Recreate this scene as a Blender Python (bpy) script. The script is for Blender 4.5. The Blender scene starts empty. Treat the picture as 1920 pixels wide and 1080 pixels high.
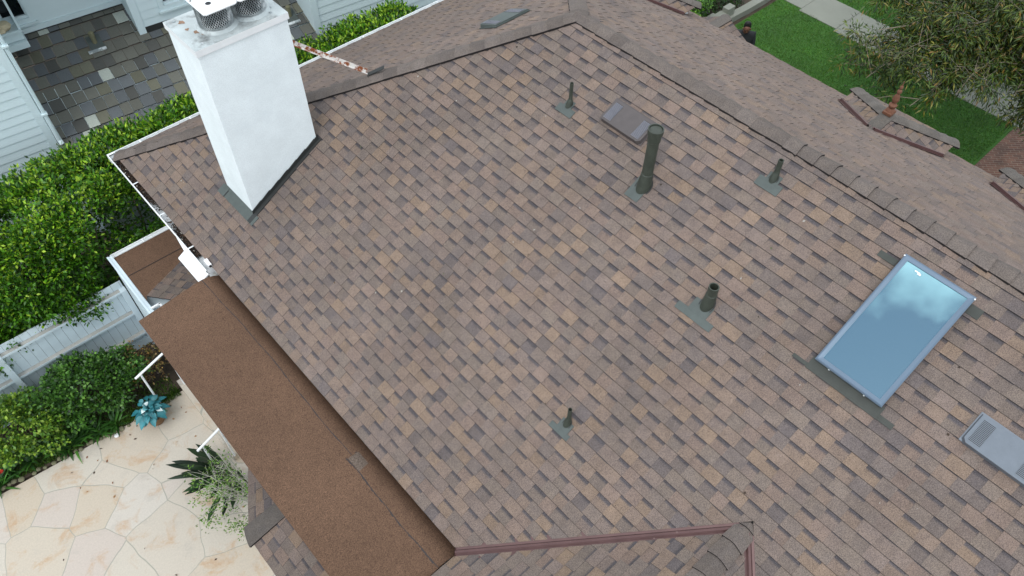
import bpy, math, random
import numpy as np
from mathutils import Vector as V, Matrix

# ------------------------------------------------------------------ basics
bpy.context.scene.world = bpy.data.worlds.new("World")
SC = bpy.context.scene
COL = SC.collection
R = math.radians
TAN = 0.548056                     # main roof pitch (6.6 in 12)
EX, EB, EZ = 1.664, 11.334, 3.6    # left eave x, rear eave y, eave height
RX, RY, RZ = 6.863, 6.135, 6.449   # ridge x, hip apex y, ridge height


def lin(r, g, b):
    def f(c):
        c /= 255.0
        return c / 12.92 if c <= 0.04045 else ((c + 0.055) / 1.055) ** 2.4
    return (f(r), f(g), f(b))


def zl(x):
    return EZ + TAN * (x - EX)     # main (left) slope


def zb(y):
    return EZ + TAN * (EB - y)     # rear slope


def zf(x):
    return RZ - TAN * (x - RX)     # front slope


# ------------------------------------------------------------------ materials
def newmat(name):
    m = bpy.data.materials.new(name)
    m.use_nodes = True
    nt = m.node_tree
    return m, nt, nt.nodes['Principled BSDF']


def N(nt, t, **k):
    n = nt.nodes.new(t)
    for a, b in k.items():
        if a.startswith('_'):
            setattr(n, a[1:], b)
        else:
            n.inputs[a.replace('__', ' ')].default_value = b
    return n


def mulmix(nt, a, b, fac=1.0, typ='MULTIPLY'):
    n = nt.nodes.new('ShaderNodeMix')
    n.data_type = 'RGBA'
    n.blend_type = typ
    n.inputs[0].default_value = fac
    for s, i in ((a, 6), (b, 7)):
        if isinstance(s, tuple):
            n.inputs[i].default_value = (*s, 1) if len(s) == 3 else s
        else:
            nt.links.new(s, n.inputs[i])
    return n


def noise(nt, scale, detail=2, rough=0.55, lo=0.3, hi=0.7, a=0.6, b=1.4, vec=None, dist=0.0):
    t = nt.nodes.new('ShaderNodeTexNoise')
    t.inputs['Scale'].default_value = scale
    t.inputs['Detail'].default_value = detail
    t.inputs['Roughness'].default_value = rough
    t.inputs['Distortion'].default_value = dist
    if vec is not None:
        nt.links.new(vec, t.inputs['Vector'])
    m = nt.nodes.new('ShaderNodeMapRange')
    m.inputs[1].default_value = lo
    m.inputs[2].default_value = hi
    m.inputs[3].default_value = a
    m.inputs[4].default_value = b
    nt.links.new(t.outputs['Fac'], m.inputs[0])
    return m.outputs[0]


def coords(nt, scale=None):
    c = nt.nodes.new('ShaderNodeTexCoord').outputs['Object']
    if scale:
        mp = nt.nodes.new('ShaderNodeMapping')
        mp.inputs['Scale'].default_value = scale
        nt.links.new(c, mp.inputs['Vector'])
        c = mp.outputs[0]
    return c


def bump(nt, p, h, strength, dist=0.004):
    b = nt.nodes.new('ShaderNodeBump')
    b.inputs['Strength'].default_value = strength
    b.inputs['Distance'].default_value = dist
    nt.links.new(h, b.inputs['Height'])
    nt.links.new(b.outputs[0], p.inputs['Normal'])


def granule(name, base=None, grain=(0.55, 1.45), spec=0.25, gscale=110):
    """mineral granule surface; colour from the mesh's own 'Col' attribute or from base"""
    m, nt, p = newmat(name)
    c = coords(nt)
    if base is None:
        src = N(nt, 'ShaderNodeAttribute', _attribute_name='Col').outputs['Color']
    else:
        src = base
    g1 = noise(nt, gscale, 3, 0.7, 0.32, 0.68, grain[0], grain[1], c)
    g2 = noise(nt, 0.9, 3, 0.6, 0.3, 0.7, 0.90, 1.10, c)
    g3 = noise(nt, 9, 3, 0.6, 0.3, 0.7, 0.92, 1.08, c)
    if base is None:
        hd_ = noise(nt, 6.5, 4, 0.6, 0.40, 0.66, 0.0, 0.55, coords(nt))
        hx = mulmix(nt, src, (0.83, 0.86, 0.93), 1.0, 'MULTIPLY')
        hy = mulmix(nt, src, hx.outputs[2], 1.0, 'MIX')
        nt.links.new(hd_, hy.inputs[0])
        src = hy.outputs[2]
    a = mulmix(nt, src, g1)
    b = mulmix(nt, a.outputs[2], g2)
    d = mulmix(nt, b.outputs[2], g3)
    nt.links.new(d.outputs[2], p.inputs['Base Color'])
    p.inputs['Roughness'].default_value = 0.92
    p.inputs['Specular IOR Level'].default_value = spec
    bump(nt, p, g1, 0.35, 0.002)
    return m


def plain(name, col, rough=0.5, metal=0.0, var=0.08, vscale=6.0, fine=0.0, spec=0.4, bmp=0.0, stain=None):
    m, nt, p = newmat(name)
    c = coords(nt)
    g = noise(nt, vscale, 4, 0.6, 0.3, 0.7, 1 - var, 1 + var, c)
    a = mulmix(nt, col, g)
    out = a.outputs[2]
    if fine:
        g2 = noise(nt, 90, 3, 0.65, 0.3, 0.7, 1 - fine, 1 + fine, c)
        out = mulmix(nt, out, g2).outputs[2]
        if bmp:
            bump(nt, p, g2, bmp, 0.004)
    if stain:
        scol, ssc, lo, hi = stain
        s = noise(nt, ssc, 6, 0.65, lo, hi, 0, 1, c)
        x = mulmix(nt, out, scol, 1.0, 'MIX')
        nt.links.new(s, x.inputs[0])
        out = x.outputs[2]
    nt.links.new(out, p.inputs['Base Color'])
    p.inputs['Roughness'].default_value = rough
    p.inputs['Metallic'].default_value = metal
    p.inputs['Specular IOR Level'].default_value = spec
    return m


def attrmat(name, rough=0.5, trans=0.0, spec=0.4, fine=0.0):
    m, nt, p = newmat(name)
    a = N(nt, 'ShaderNodeAttribute', _attribute_name='Col').outputs['Color']
    out = a
    if fine:
        out = mulmix(nt, a, noise(nt, 60, 3, 0.65, 0.3, 0.7, 1 - fine, 1 + fine, coords(nt))).outputs[2]
    nt.links.new(out, p.inputs['Base Color'])
    p.inputs['Roughness'].default_value = rough
    p.inputs['Specular IOR Level'].default_value = spec
    if trans:
        t = nt.nodes.new('ShaderNodeBsdfTranslucent')
        nt.links.new(out, t.inputs['Color'])
        mx = nt.nodes.new('ShaderNodeMixShader')
        mx.inputs[0].default_value = trans
        nt.links.new(p.outputs[0], mx.inputs[1])
        nt.links.new(t.outputs[0], mx.inputs[2])
        nt.links.new(mx.outputs[0], nt.nodes['Material Output'].inputs[0])
    return m


M = {}
M['shingle'] = granule('asphalt_shingle')
M['roll'] = granule('mineral_roll_roofing', lin(93, 71, 56), (0.5, 1.5), gscale=75)
M['slate'] = attrmat('slate', 0.6, fine=0.18)
M['white'] = plain('white_paint', (0.80, 0.82, 0.82), 0.45, var=0.03, fine=0.02)
M['stucco'] = plain('white_stucco', (0.765, 0.825, 0.835), 0.85, var=0.05, vscale=3.0, fine=0.09, bmp=0.9,
                    stain=((0.66, 0.72, 0.74), 1.6, 0.56, 0.85))
M['siding'] = plain('painted_siding', lin(203, 219, 222), 0.55, var=0.03, vscale=1.2, fine=0.02)
M['fencewhite'] = plain('fence_paint', lin(200, 214, 220), 0.6, var=0.05, vscale=2.0, fine=0.03)
M['weathered'] = plain('weathered_wood', lin(168, 166, 160), 0.85, var=0.12, vscale=14, fine=0.1,
                       stain=(lin(90, 76, 70), 5.0, 0.62, 0.70))
M['lead'] = plain('grey_green_flashing', lin(74, 81, 78), 0.55, var=0.12, vscale=9, fine=0.05)
M['leaddark'] = plain('dark_apron_flashing', lin(56, 59, 54), 0.6, var=0.14, vscale=9, fine=0.05)
M['pipe'] = plain('painted_pipe', lin(57, 62, 54), 0.5, var=0.2, vscale=14, fine=0.1)
M['black'] = plain('black_void', (0.008, 0.008, 0.008), 0.9)
M['darkmetal'] = plain('dark_flashing', lin(44, 46, 45), 0.6, var=0.15, vscale=8)
M['ventmetal'] = plain('grey_brown_metal', lin(84, 78, 77), 0.45, 0.2, var=0.08, vscale=10, fine=0.03,
                       stain=(lin(150, 150, 150), 22, 0.72, 0.74))
M['ventlight'] = plain('grey_painted_metal', lin(104, 111, 119), 0.4, 0.3, var=0.06, vscale=9, fine=0.03,
                       stain=(lin(175, 178, 180), 24, 0.72, 0.74))
M['louver'] = plain('pale_louver', lin(128, 128, 136), 0.4, 0.2)
M['slit'] = plain('louver_dark', lin(40, 42, 46), 0.8)
M['alu'] = plain('skylight_aluminium', lin(96, 112, 128), 0.38, 0.35, var=0.04, vscale=3)
M['valley'] = plain('brown_valley_metal', lin(92, 68, 66), 0.38, 0.25, var=0.1, vscale=5,
                    stain=(lin(140, 122, 116), 18, 0.66, 0.76))
M['brownmetal'] = plain('brown_drip_edge', lin(66, 50, 42), 0.5, 0.1)
M['galv'] = plain('galvanised_steel', lin(150, 158, 160), 0.45, 0.35, var=0.15, vscale=6, fine=0.06,
                  stain=(lin(222, 226, 226), 7, 0.50, 0.62))
M['cap'] = plain('weathered_cap_metal', lin(176, 184, 184), 0.5, 0.15, var=0.14, vscale=5, fine=0.06,
                 stain=(lin(92, 92, 90), 4.2, 0.50, 0.70))
M['lid'] = plain('white_lid', lin(226, 228, 228), 0.45, var=0.04, vscale=9)
M['rust'] = plain('rusty_white_steel', lin(224, 220, 214), 0.6, var=0.06, vscale=9, fine=0.05,
                  stain=(lin(140, 78, 42), 9, 0.47, 0.55))
M['terracotta'] = plain('terracotta', lin(108, 72, 54), 0.75, var=0.15, vscale=12, fine=0.1)
M['soil'] = plain('dark_soil', lin(66, 56, 46), 0.95, var=0.3, vscale=5, fine=0.3, bmp=0.8)
M['concrete'] = plain('concrete', lin(122, 124, 114), 0.85, var=0.09, vscale=1.2, fine=0.05)
M['leaf'] = attrmat('leaf', 0.42, 0.22, 0.45)
M['bark'] = plain('bark', lin(112, 98, 84), 0.85, var=0.25, vscale=9, fine=0.15)
M['palebark'] = plain('pale_bark', lin(124, 114, 98), 0.8, var=0.2, vscale=7, fine=0.1)
M['twig'] = plain('pale_twig', lin(176, 174, 162), 0.7, var=0.12)
M['stone'] = plain('edging_stone', lin(112, 110, 86), 0.9, var=0.2, vscale=12, fine=0.1)
M['attr'] = attrmat('coloured', 0.85, fine=0.08)
M['cloth'] = plain('black_cloth', (0.012, 0.014, 0.016), 0.85, var=0.15, vscale=8)
M['skin'] = plain('skin', lin(98, 64, 50), 0.55)
M['hair'] = plain('black_hair', (0.006, 0.005, 0.005), 0.6)
M['wicker'] = plain('wicker', lin(120, 92, 66), 0.8, var=0.3, vscale=40, fine=0.3)
M['beige'] = plain('beige_cushion', lin(196, 182, 152), 0.9, var=0.12, vscale=9)
M['camera'] = plain('white_plastic', (0.78, 0.78, 0.78), 0.35)


def glassmat():
    m, nt, p = newmat('tinted_reflective_glass')
    p.inputs['Base Color'].default_value = (0.045, 0.09, 0.12, 1)
    p.inputs['Roughness'].default_value = 0.35
    g = nt.nodes.new('ShaderNodeBsdfGlossy')
    g.inputs['Roughness'].default_value = 0.015
    g.inputs['Color'].default_value = (0.44, 0.80, 0.88, 1)
    mx = nt.nodes.new('ShaderNodeMixShader')
    mx.inputs[0].default_value = 0.42
    nt.links.new(p.outputs[0], mx.inputs[1])
    nt.links.new(g.outputs[0], mx.inputs[2])
    nt.links.new(mx.outputs[0], nt.nodes['Material Output'].inputs[0])
    return m


M['glass'] = glassmat()
m, nt, p = newmat('dark_window_glass')
p.inputs['Base Color'].default_value = (0.006, 0.008, 0.010, 1)
p.inputs['Roughness'].default_value = 0.05
M['window'] = m


def flagstone():
    m, nt, p = newmat('flagstone_patio')
    c = coords(nt)
    w = nt.nodes.new('ShaderNodeTexNoise')
    w.inputs['Scale'].default_value = 1.1
    w.inputs['Detail'].default_value = 2
    nt.links.new(c, w.inputs['Vector'])
    mx = nt.nodes.new('ShaderNodeMix')
    mx.data_type = 'VECTOR'
    mx.inputs[0].default_value = 0.16
    nt.links.new(c, mx.inputs[4])
    nt.links.new(w.outputs['Color'], mx.inputs[5])
    vec = mx.outputs[1]
    v1 = N(nt, 'ShaderNodeTexVoronoi', Scale=1.32)
    v2 = N(nt, 'ShaderNodeTexVoronoi', Scale=1.32, _feature='DISTANCE_TO_EDGE')
    nt.links.new(vec, v1.inputs['Vector'])
    nt.links.new(vec, v2.inputs['Vector'])
    ramp = nt.nodes.new('ShaderNodeValToRGB')
    e = ramp.color_ramp.elements
    e[0].color = (*lin(188, 178, 164), 1)
    e[1].color = (*lin(187, 175, 164), 1)
    for pos, cc in ((0.25, lin(190, 182, 169)), (0.5, lin(186, 172, 153)), (0.75, lin(193, 186, 175))):
        k = e.new(pos)
        k.color = (*cc, 1)
    sep = nt.nodes.new('ShaderNodeSeparateColor')
    nt.links.new(v1.outputs['Color'], sep.inputs[0])
    nt.links.new(sep.outputs[0], ramp.inputs[0])
    st = noise(nt, 2.2, 6, 0.66, 0.53, 0.68, 0, 0.62, c, 0.6)
    a = mulmix(nt, ramp.outputs[0], lin(176, 138, 98), 1.0, 'MIX')
    nt.links.new(st, a.inputs[0])
    st2 = noise(nt, 3.1, 5, 0.65, 0.55, 0.78, 0, 0.6, coords(nt, (1, 1.2, 3)), 0.2)
    b = mulmix(nt, a.outputs[2], lin(168, 160, 150), 1.0, 'MIX')
    nt.links.new(st2, b.inputs[0])
    f = mulmix(nt, b.outputs[2], noise(nt, 40, 4, 0.6, 0.3, 0.7, 0.93, 1.07, c))
    gr = nt.nodes.new('ShaderNodeMapRange')
    gr.inputs[1].default_value = 0.004
    gr.inputs[2].default_value = 0.009
    nt.links.new(v2.outputs['Distance'], gr.inputs[0])
    x = mulmix(nt, lin(160, 157, 145), f.outputs[2], 1.0, 'MIX')
    nt.links.new(gr.outputs[0], x.inputs[0])
    nt.links.new(x.outputs[2], p.inputs['Base Color'])
    p.inputs['Roughness'].default_value = 0.8
    bump(nt, p, gr.outputs[0], 0.35, 0.01)
    return m


M['patio'] = flagstone()


def lawnmat():
    m, nt, p = newmat('lawn_turf')
    c = coords(nt)
    a = mulmix(nt, lin(46, 88, 18), noise(nt, 1.3, 4, 0.6, 0.3, 0.7, 0.75, 1.25, c))
    b = mulmix(nt, a.outputs[2], noise(nt, 60, 3, 0.7, 0.3, 0.7, 0.4, 1.6, c))
    nt.links.new(b.outputs[2], p.inputs['Base Color'])
    p.inputs['Roughness'].default_value = 0.9
    return m


M['lawn'] = lawnmat()


def brickmat():
    m, nt, p = newmat('herringbone_brick')
    c = coords(nt)
    mp = nt.nodes.new('ShaderNodeMapping')
    mp.inputs['Rotation'].default_value = (0, 0, R(45))
    nt.links.new(c, mp.inputs[0])
    b = nt.nodes.new('ShaderNodeTexBrick')
    b.inputs['Color1'].default_value = (*lin(104, 70, 56), 1)
    b.inputs['Color2'].default_value = (*lin(82, 56, 48), 1)
    b.inputs['Mortar'].default_value = (*lin(112, 98, 84), 1)
    b.inputs['Scale'].default_value = 1.0
    b.inputs['Brick Width'].default_value = 0.21
    b.inputs['Row Height'].default_value = 0.075
    b.inputs['Mortar Size'].default_value = 0.008
    nt.links.new(mp.outputs[0], b.inputs['Vector'])
    a = mulmix(nt, b.outputs[0], noise(nt, 3, 5, 0.65, 0.3, 0.7, 0.65, 1.35, c))
    nt.links.new(a.outputs[2], p.inputs['Base Color'])
    p.inputs['Roughness'].default_value = 0.85
    return m


M['brick'] = brickmat()


# ------------------------------------------------------------------ mesh building
class MB:
    def __init__(s):
        s.v, s.f, s.c, s.m = [], [], [], []

    def face(s, pts, col=None, mat=0):
        n = len(s.v)
        s.v.extend([tuple(q) for q in pts])
        s.f.append(tuple(range(n, n + len(pts))))
        if col is None:
            col = (0.5, 0.5, 0.5)
        s.c.append(col if isinstance(col, list) else [col] * len(pts))
        s.m.append(mat)

    def prism(s, bot, top, col=None, mat=0, topcol=None):
        n = len(bot)
        s.face(top, topcol or col, mat)
        s.face(bot[::-1], col, mat)
        for i in range(n):
            j = (i + 1) % n
            s.face([bot[i], bot[j], top[j], top[i]], col, mat)

    def box(s, a, b, col=None, mat=0):
        (x0, y0, z0), (x1, y1, z1) = a, b
        q = [(x0, y0), (x1, y0), (x1, y1), (x0, y1)]
        s.prism([(*k, z0) for k in q], [(*k, z1) for k in q], col, mat)

    def obox(s, o, ux, uy, uz, col=None, mat=0):
        """box from origin o spanned by three vectors"""
        o, ux, uy, uz = V(o), V(ux), V(uy), V(uz)
        b = [o, o + ux, o + ux + uy, o + uy]
        s.prism(b, [q + uz for q in b], col, mat)

    def tube(s, path, r, n=10, col=None, mat=0, caps=True):
        path = [V(q) for q in path]
        if not isinstance(r, (list, tuple)):
            r = [r] * len(path)
        rings = []
        up = V((0, 0, 1))
        for i, q in enumerate(path):
            d = (path[min(i + 1, len(path) - 1)] - path[max(i - 1, 0)]).normalized()
            a = d.cross(up)
            if a.length < 1e-3:
                a = d.cross(V((1, 0, 0)))
            a.normalize()
            b = d.cross(a)
            rings.append([q + (a * math.cos(2 * math.pi * k / n) + b * math.sin(2 * math.pi * k / n)) * r[i] for k in range(n)])
        for i in range(len(rings) - 1):
            for k in range(n):
                j = (k + 1) % n
                s.face([rings[i][k], rings[i][j], rings[i + 1][j], rings[i + 1][k]], col, mat)
        if caps:
            s.face(rings[0][::-1], col, mat)
            s.face(rings[-1], col, mat)

    def lathe(s, prof, c, n=20, col=None, mat=0, axis=None):
        c = V(c)
        ax = V(axis or (0, 0, 1)).normalized()
        a = ax.orthogonal().normalized()
        b = ax.cross(a)
        rings = [[c + ax * z + (a * math.cos(2 * math.pi * k / n) + b * math.sin(2 * math.pi * k / n)) * r for k in range(n)] for r, z in prof]
        for i in range(len(rings) - 1):
            for k in range(n):
                j = (k + 1) % n
                s.face([rings[i][k], rings[i][j], rings[i + 1][j], rings[i + 1][k]], col, mat)
        if prof[0][0] > 1e-4:
            s.face(rings[0][::-1], col, mat)
        if prof[-1][0] > 1e-4:
            s.face(rings[-1], col, mat)

    def build(s, name, mats, parent=None, smooth=False, weld=False):
        if not isinstance(mats, (list, tuple)):
            mats = [mats]
        off = worldloc(parent)
        me = bpy.data.meshes.new(name)
        me.from_pydata([(x - off[0], y - off[1], z - off[2]) for x, y, z in s.v], [], s.f)
        at = me.color_attributes.new('Col', 'FLOAT_COLOR', 'CORNER')
        flat = [k for f in s.c for k in f]
        arr = np.ones((len(flat), 4), np.float32)
        arr[:, :3] = np.array(flat, np.float32)
        at.data.foreach_set('color', arr.ravel())
        me.polygons.foreach_set('material_index', s.m)
        for k in mats:
            me.materials.append(k)
        if weld:
            import bmesh
            bm = bmesh.new()
            bm.from_mesh(me)
            bmesh.ops.remove_doubles(bm, verts=bm.verts, dist=1e-4)
            bmesh.ops.recalc_face_normals(bm, faces=bm.faces)
            bm.to_mesh(me)
            bm.free()
        if smooth:
            me.polygons.foreach_set('use_smooth', [True] * len(me.polygons))
            me.set_sharp_from_angle(angle=R(40))
        o = bpy.data.objects.new(name, me)
        COL.objects.link(o)
        o.parent = parent
        return o


def worldloc(o):
    p = V((0, 0, 0))
    while o is not None:
        p += o.location
        o = o.parent
    return p


def tag(o, label=None, cat=None, group=None, kind=None):
    if label:
        o['label'] = label
    if cat:
        o['category'] = cat
    if group:
        o['group'] = group
    if kind:
        o['kind'] = kind
    return o


def thing(name, loc, label, cat, group=None):
    o = bpy.data.objects.new(name, None)
    o.empty_display_size = 0.2
    COL.objects.link(o)
    o.location = loc
    return tag(o, label, cat, group)


def struct(name, mb, mats):
    return tag(mb.build(name, mats), kind='structure')


# ------------------------------------------------------------------ shingles
PAL = [(lin(124, 107, 95), 6), (lin(118, 104, 96), 8), (lin(113, 101, 93), 6), (lin(106, 96, 91), 3),
       (lin(129, 110, 94), 3), (lin(122, 105, 95), 5), (lin(99, 91, 89), 1.4), (lin(116, 104, 95), 4)]
MEAN = lin(117, 103, 95)
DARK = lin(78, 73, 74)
EDGE = lin(38, 34, 33)


def clip(poly, a, b, c):
    """keep a*x + b*y + c >= 0; poly of (x, y)"""
    out = []
    n = len(poly)
    for i in range(n):
        p, q = poly[i], poly[(i + 1) % n]
        dp, dq = a * p[0] + b * p[1] + c, a * q[0] + b * q[1] + c
        if dp >= 0:
            out.append(p)
        if (dp >= 0) != (dq >= 0):
            t = dp / (dp - dq)
            out.append((p[0] + t * (q[0] - p[0]), p[1] + t * (q[1] - p[1])))
    return out


def shingles(name, parent, polys, o, u, v, seed=1, e=0.143, slate=False, mat=None, gain=1.0, lift=0.0, soft=0.0):
    """laminated shingles laid course by course: u along the course, v upslope; polys convex, in world space"""
    o, u, v = V(o), V(u).normalized(), V(v).normalized()
    n = u.cross(v)
    if n.z < 0:
        n = -n
    mb = MB()
    P2 = [[((V(q) - o).dot(u), (V(q) - o).dot(v)) for q in poly] for poly in polys]
    umin = min(q[0] for p in P2 for q in p)
    umax = max(q[0] for p in P2 for q in p)
    vmin = min(q[1] for p in P2 for q in p)
    vmax = max(q[1] for p in P2 for q in p)
    HP = []
    for p in P2:
        cx = sum(q[0] for q in p) / len(p)
        cy = sum(q[1] for q in p) / len(p)
        hp = []
        for i in range(len(p)):
            (x0, y0), (x1, y1) = p[i], p[(i + 1) % len(p)]
            a, b = -(y1 - y0), (x1 - x0)
            c = -(a * x0 + b * y0)
            L = math.hypot(a, b)
            if L < 1e-6:
                continue
            if a * cx + b * cy + c < 0:
                a, b, c = -a, -b, -c
            hp.append((a / L, b / L, c / L))
        HP.append(hp)
    hb, ht, th = (0.014, 0.006, 0.004) if not slate else (0.036, 0.008, 0.0)

    def emit(cell, v0, ee, dh, colf, split):
        """cell: list of (u, v); colf(t) colour at fraction t up the exposure; split: fractions"""
        for hp in HP:
            pl = cell
            for a, b, c in hp:
                if min(a * q[0] + b * q[1] + c for q in pl) < 0:
                    pl = clip(pl, a, b, c)
                    if len(pl) < 3:
                        break
            if len(pl) < 3:
                continue

            def top(q):
                t = (q[1] - v0) / ee
                return o + u * q[0] + v * q[1] + n * (lift + hb + (ht - hb) * t + dh)
            fr = [0] + split + [1]
            for k in range(len(fr) - 1):
                s0, s1 = v0 + ee * fr[k], v0 + ee * fr[k + 1]
                q = pl
                if k > 0:
                    q = clip(q, 0, 1, -s0)
                if k < len(fr) - 2 and len(q) > 2:
                    q = clip(q, 0, -1, s1)
                if len(q) < 3:
                    continue
                mb.face([top(w) for w in q], [colf((w[1] - v0) / ee, k) for w in q])
            for i in range(len(pl)):
                p0, p1 = pl[i], pl[(i + 1) % len(pl)]
                if abs(p0[1] - v0 - ee) < 1e-5 and abs(p1[1] - v0 - ee) < 1e-5:
                    continue
                a, b = top(p0), top(p1)
                mb.face([a, a - n * 0.02, b - n * 0.02, b], EDGE if not slate else lin(38, 38, 36))

    k0, k1 = math.floor(vmin / e), math.ceil(vmax / e)
    tot = sum(w for _, w in PAL)
    for k in range(k0, k1):
        rg = random.Random(seed * 7919 + k)
        v0 = k * e
        x = umin - ((k * 0.168 + seed * 0.3) % 1.02) - rg.random() * 0.05 - (rg.random() < .12) * .09
        if slate:
            x = umin - rg.random() * 0.5
        kind = True
        pat = []
        while x < umax:
            if slate:
                w = rg.uniform(0.19, 0.24)
                r = rg.random()
                base = lin(98, 98, 90)
                if r < 0.30:
                    base = lin(92, 96, 98)
                elif r < 0.42:
                    base = lin(104, 103, 88)
                elif r < 0.52:
                    base = lin(80, 80, 76)
                elif r < 0.555:
                    base = lin(168, 174, 164)
                g = rg.uniform(0.82, 1.15) * gain
                base = tuple(b * g for b in base)
                dd = rg.uniform(-0.014, 0.012)
                cell = [(x + 0.004, v0 + dd), (x + w - 0.004, v0 + dd + rg.uniform(-0.004, 0.004)), (x + w - 0.004, v0 + e), (x + 0.004, v0 + e)]
                emit(cell, v0, e, rg.uniform(-0.003, 0.003), lambda t, b, base=base: base, [])
                x += w
                continue
            if not pat:                # one shingle: tabs and cut-outs in one of a few factory patterns
                pat = list(rg.choice(((.17, .15, .21, .16, .15, .18), (.19, .16, .16, .15, .20, .16), (.16, .18, .18, .15, .17, .18), (.22, .14, .15, .17, .18, .16))))
                kind = True
            tab = kind
            kind = not kind
            w = pat.pop(0) * rg.uniform(0.96, 1.04)
            r = rg.random() * tot
            for c, wt in PAL:
                r -= wt
                if r <= 0:
                    break
            g = rg.uniform(0.96, 1.04) * gain * (0.925 if tab else 0.86)
            c = tuple((q * (1 - soft) + m_ * soft) * g for q, m_ in zip(c, MEAN))
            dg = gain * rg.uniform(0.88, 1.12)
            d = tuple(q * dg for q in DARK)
            cell = [(x, v0), (x + w, v0), (x + w, v0 + e), (x, v0 + e)]
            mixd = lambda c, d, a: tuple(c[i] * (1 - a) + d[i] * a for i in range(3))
            line = mixd(c, EDGE, 0.62)  # shade line beneath the next course's butt, painted into the colour
            if tab:
                emit(cell, v0, e, th + rg.uniform(-0.0008, 0.001),
                     lambda t, b, c=c, line=line: c if b == 0 else line, [0.95])
            else:
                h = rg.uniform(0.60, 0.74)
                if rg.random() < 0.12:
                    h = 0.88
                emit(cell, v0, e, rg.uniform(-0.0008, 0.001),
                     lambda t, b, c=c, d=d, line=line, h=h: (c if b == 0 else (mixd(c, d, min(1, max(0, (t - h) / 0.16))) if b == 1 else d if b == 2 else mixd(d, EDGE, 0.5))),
                     [h, min(h + 0.16, 0.93), 0.95])  # topmost strip carries the painted shade too
            x += w
    return mb.build(name, mat or M['shingle'], parent)


def caps(name, parent, p0, p1, dA, dB, seed=0, e=0.224, w=0.135, color=(101, 92, 86)):
    """bent cap shingles from p0 (exposed butts face p0) to p1; dA, dB run down each slope, square to the line"""
    p0, p1, dA, dB = V(p0), V(p1), V(dA).normalized(), V(dB).normalized()
    d = (p1 - p0)
    L = d.length
    d.normalize()
    up = (-(dA + dB)).normalized()
    mb = MB()
    rg = random.Random(seed)
    t = 0.0
    S = (-1, -0.5, -0.16, 0.16, 0.5, 1)
    while t < L - 0.05:
        t1 = min(t + e + 0.03, L)
        g = rg.uniform(0.84, 1.12)
        col = tuple(q * g for q in lin(*color))
        ww = w * rg.uniform(0.97, 1.03)
        sk = rg.uniform(-0.008, 0.008)

        def ring(tt, h, f):
            out = []
            for s in S:
                side = dA if s < 0 else dB
                nrm = up
                out.append(p0 + d * (tt + sk * s) + side * (abs(s) * ww * f) + nrm * (0.022 + h - (0.004 if abs(s) < 0.3 else 0)))
            return out
        a, b = ring(t, 0.024, 1.06), ring(t1, 0.004, 0.92)
        a2, b2 = ring(t, -0.006, 1.06), ring(t1, -0.02, 0.92)
        for i in range(len(S) - 1):
            mb.face([a[i], a[i + 1], b[i + 1], b[i]], col)
            mb.face([a[i], a2[i], a2[i + 1], a[i + 1]], EDGE)
        mb.face([a[0], b[0], b2[0], a2[0]], EDGE)
        mb.face([a[-1], a2[-1], b2[-1], b[-1]], EDGE)
        t += e
    return mb.build(name, M['shingle'], parent)


# ================================================================== THE HOUSE
house = thing('house', (5.0, 4.0, 0.0), 'white house under the large brown shingled hip roof that fills the photo', 'house')
XE = 1.685                 # edge of the shingles at the left eave
YE = 11.285                # edge of the shingles at the rear eave
CX, CY, CZ = 3.74, 0.52, zl(3.74)     # where the cross gable's ridge meets the main slope
VB = (1.685, CY + (CX - 1.685))       # foot of the valley
UL = V((1, 0, TAN)).normalized()
UF = V((-1, 0, TAN)).normalized()
UB = V((0, -1, TAN)).normalized()
g = 0.055                  # half width of the open valley
PL = lambda x, y: (x, y, zl(x))
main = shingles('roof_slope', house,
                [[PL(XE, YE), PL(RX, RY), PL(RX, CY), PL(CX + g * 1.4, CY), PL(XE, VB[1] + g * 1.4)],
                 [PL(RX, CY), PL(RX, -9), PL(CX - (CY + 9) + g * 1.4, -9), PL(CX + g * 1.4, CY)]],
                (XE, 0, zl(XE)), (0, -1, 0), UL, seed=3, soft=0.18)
main['label'] = 'largest roof slope, facing the camera and the patio'
PFp = lambda x, y: (x, y, zf(x))
FE = 11.79                 # front eave x
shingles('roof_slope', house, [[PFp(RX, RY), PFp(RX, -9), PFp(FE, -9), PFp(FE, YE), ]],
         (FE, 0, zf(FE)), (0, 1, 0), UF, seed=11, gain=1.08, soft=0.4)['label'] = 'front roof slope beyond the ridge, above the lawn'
PB = lambda x, y: (x, y, zb(y))
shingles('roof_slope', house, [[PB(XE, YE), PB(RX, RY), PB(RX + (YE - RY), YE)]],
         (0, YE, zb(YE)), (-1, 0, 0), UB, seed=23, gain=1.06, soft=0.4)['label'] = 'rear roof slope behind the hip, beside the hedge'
# ridge and hips
YS = 2.69
caps('ridge_cap', house, (RX, RY + 0.05, RZ), (RX, YS - 0.03, RZ + 0.006), -UL, -UF, 1)
caps('ridge_cap', house, (RX, -9, RZ), (RX, YS + 0.02, RZ), -UL, -UF, 2)
h1 = V((RX - XE, RY - YE, RZ - zl(XE)))
hl = (h1 - h1.project(UL.cross(V((0, 1, 0)))))


def perp_down(line, inplane_up):
    """direction in the slope, square to the line, pointing down the slope"""
    line = V(line).normalized()
    q = -V(inplane_up)
    q = q - line * q.dot(line)
    return q.normalized()


caps('hip_cap', house, (XE, YE, zl(XE)), (RX - 0.02, RY + 0.02, RZ), perp_down(h1, UL), perp_down(h1, UB), 5)
h2 = V((RX - (RX + 5.1), RY - (RY + 5.1), 5.1 * TAN))
caps('hip_cap', house, (RX + 4.85, RY + 4.85, RZ - 4.85 * TAN), (RX + 0.02, RY + 0.02, RZ), perp_down(h2, UF), perp_down(h2, UB), 6)

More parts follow.
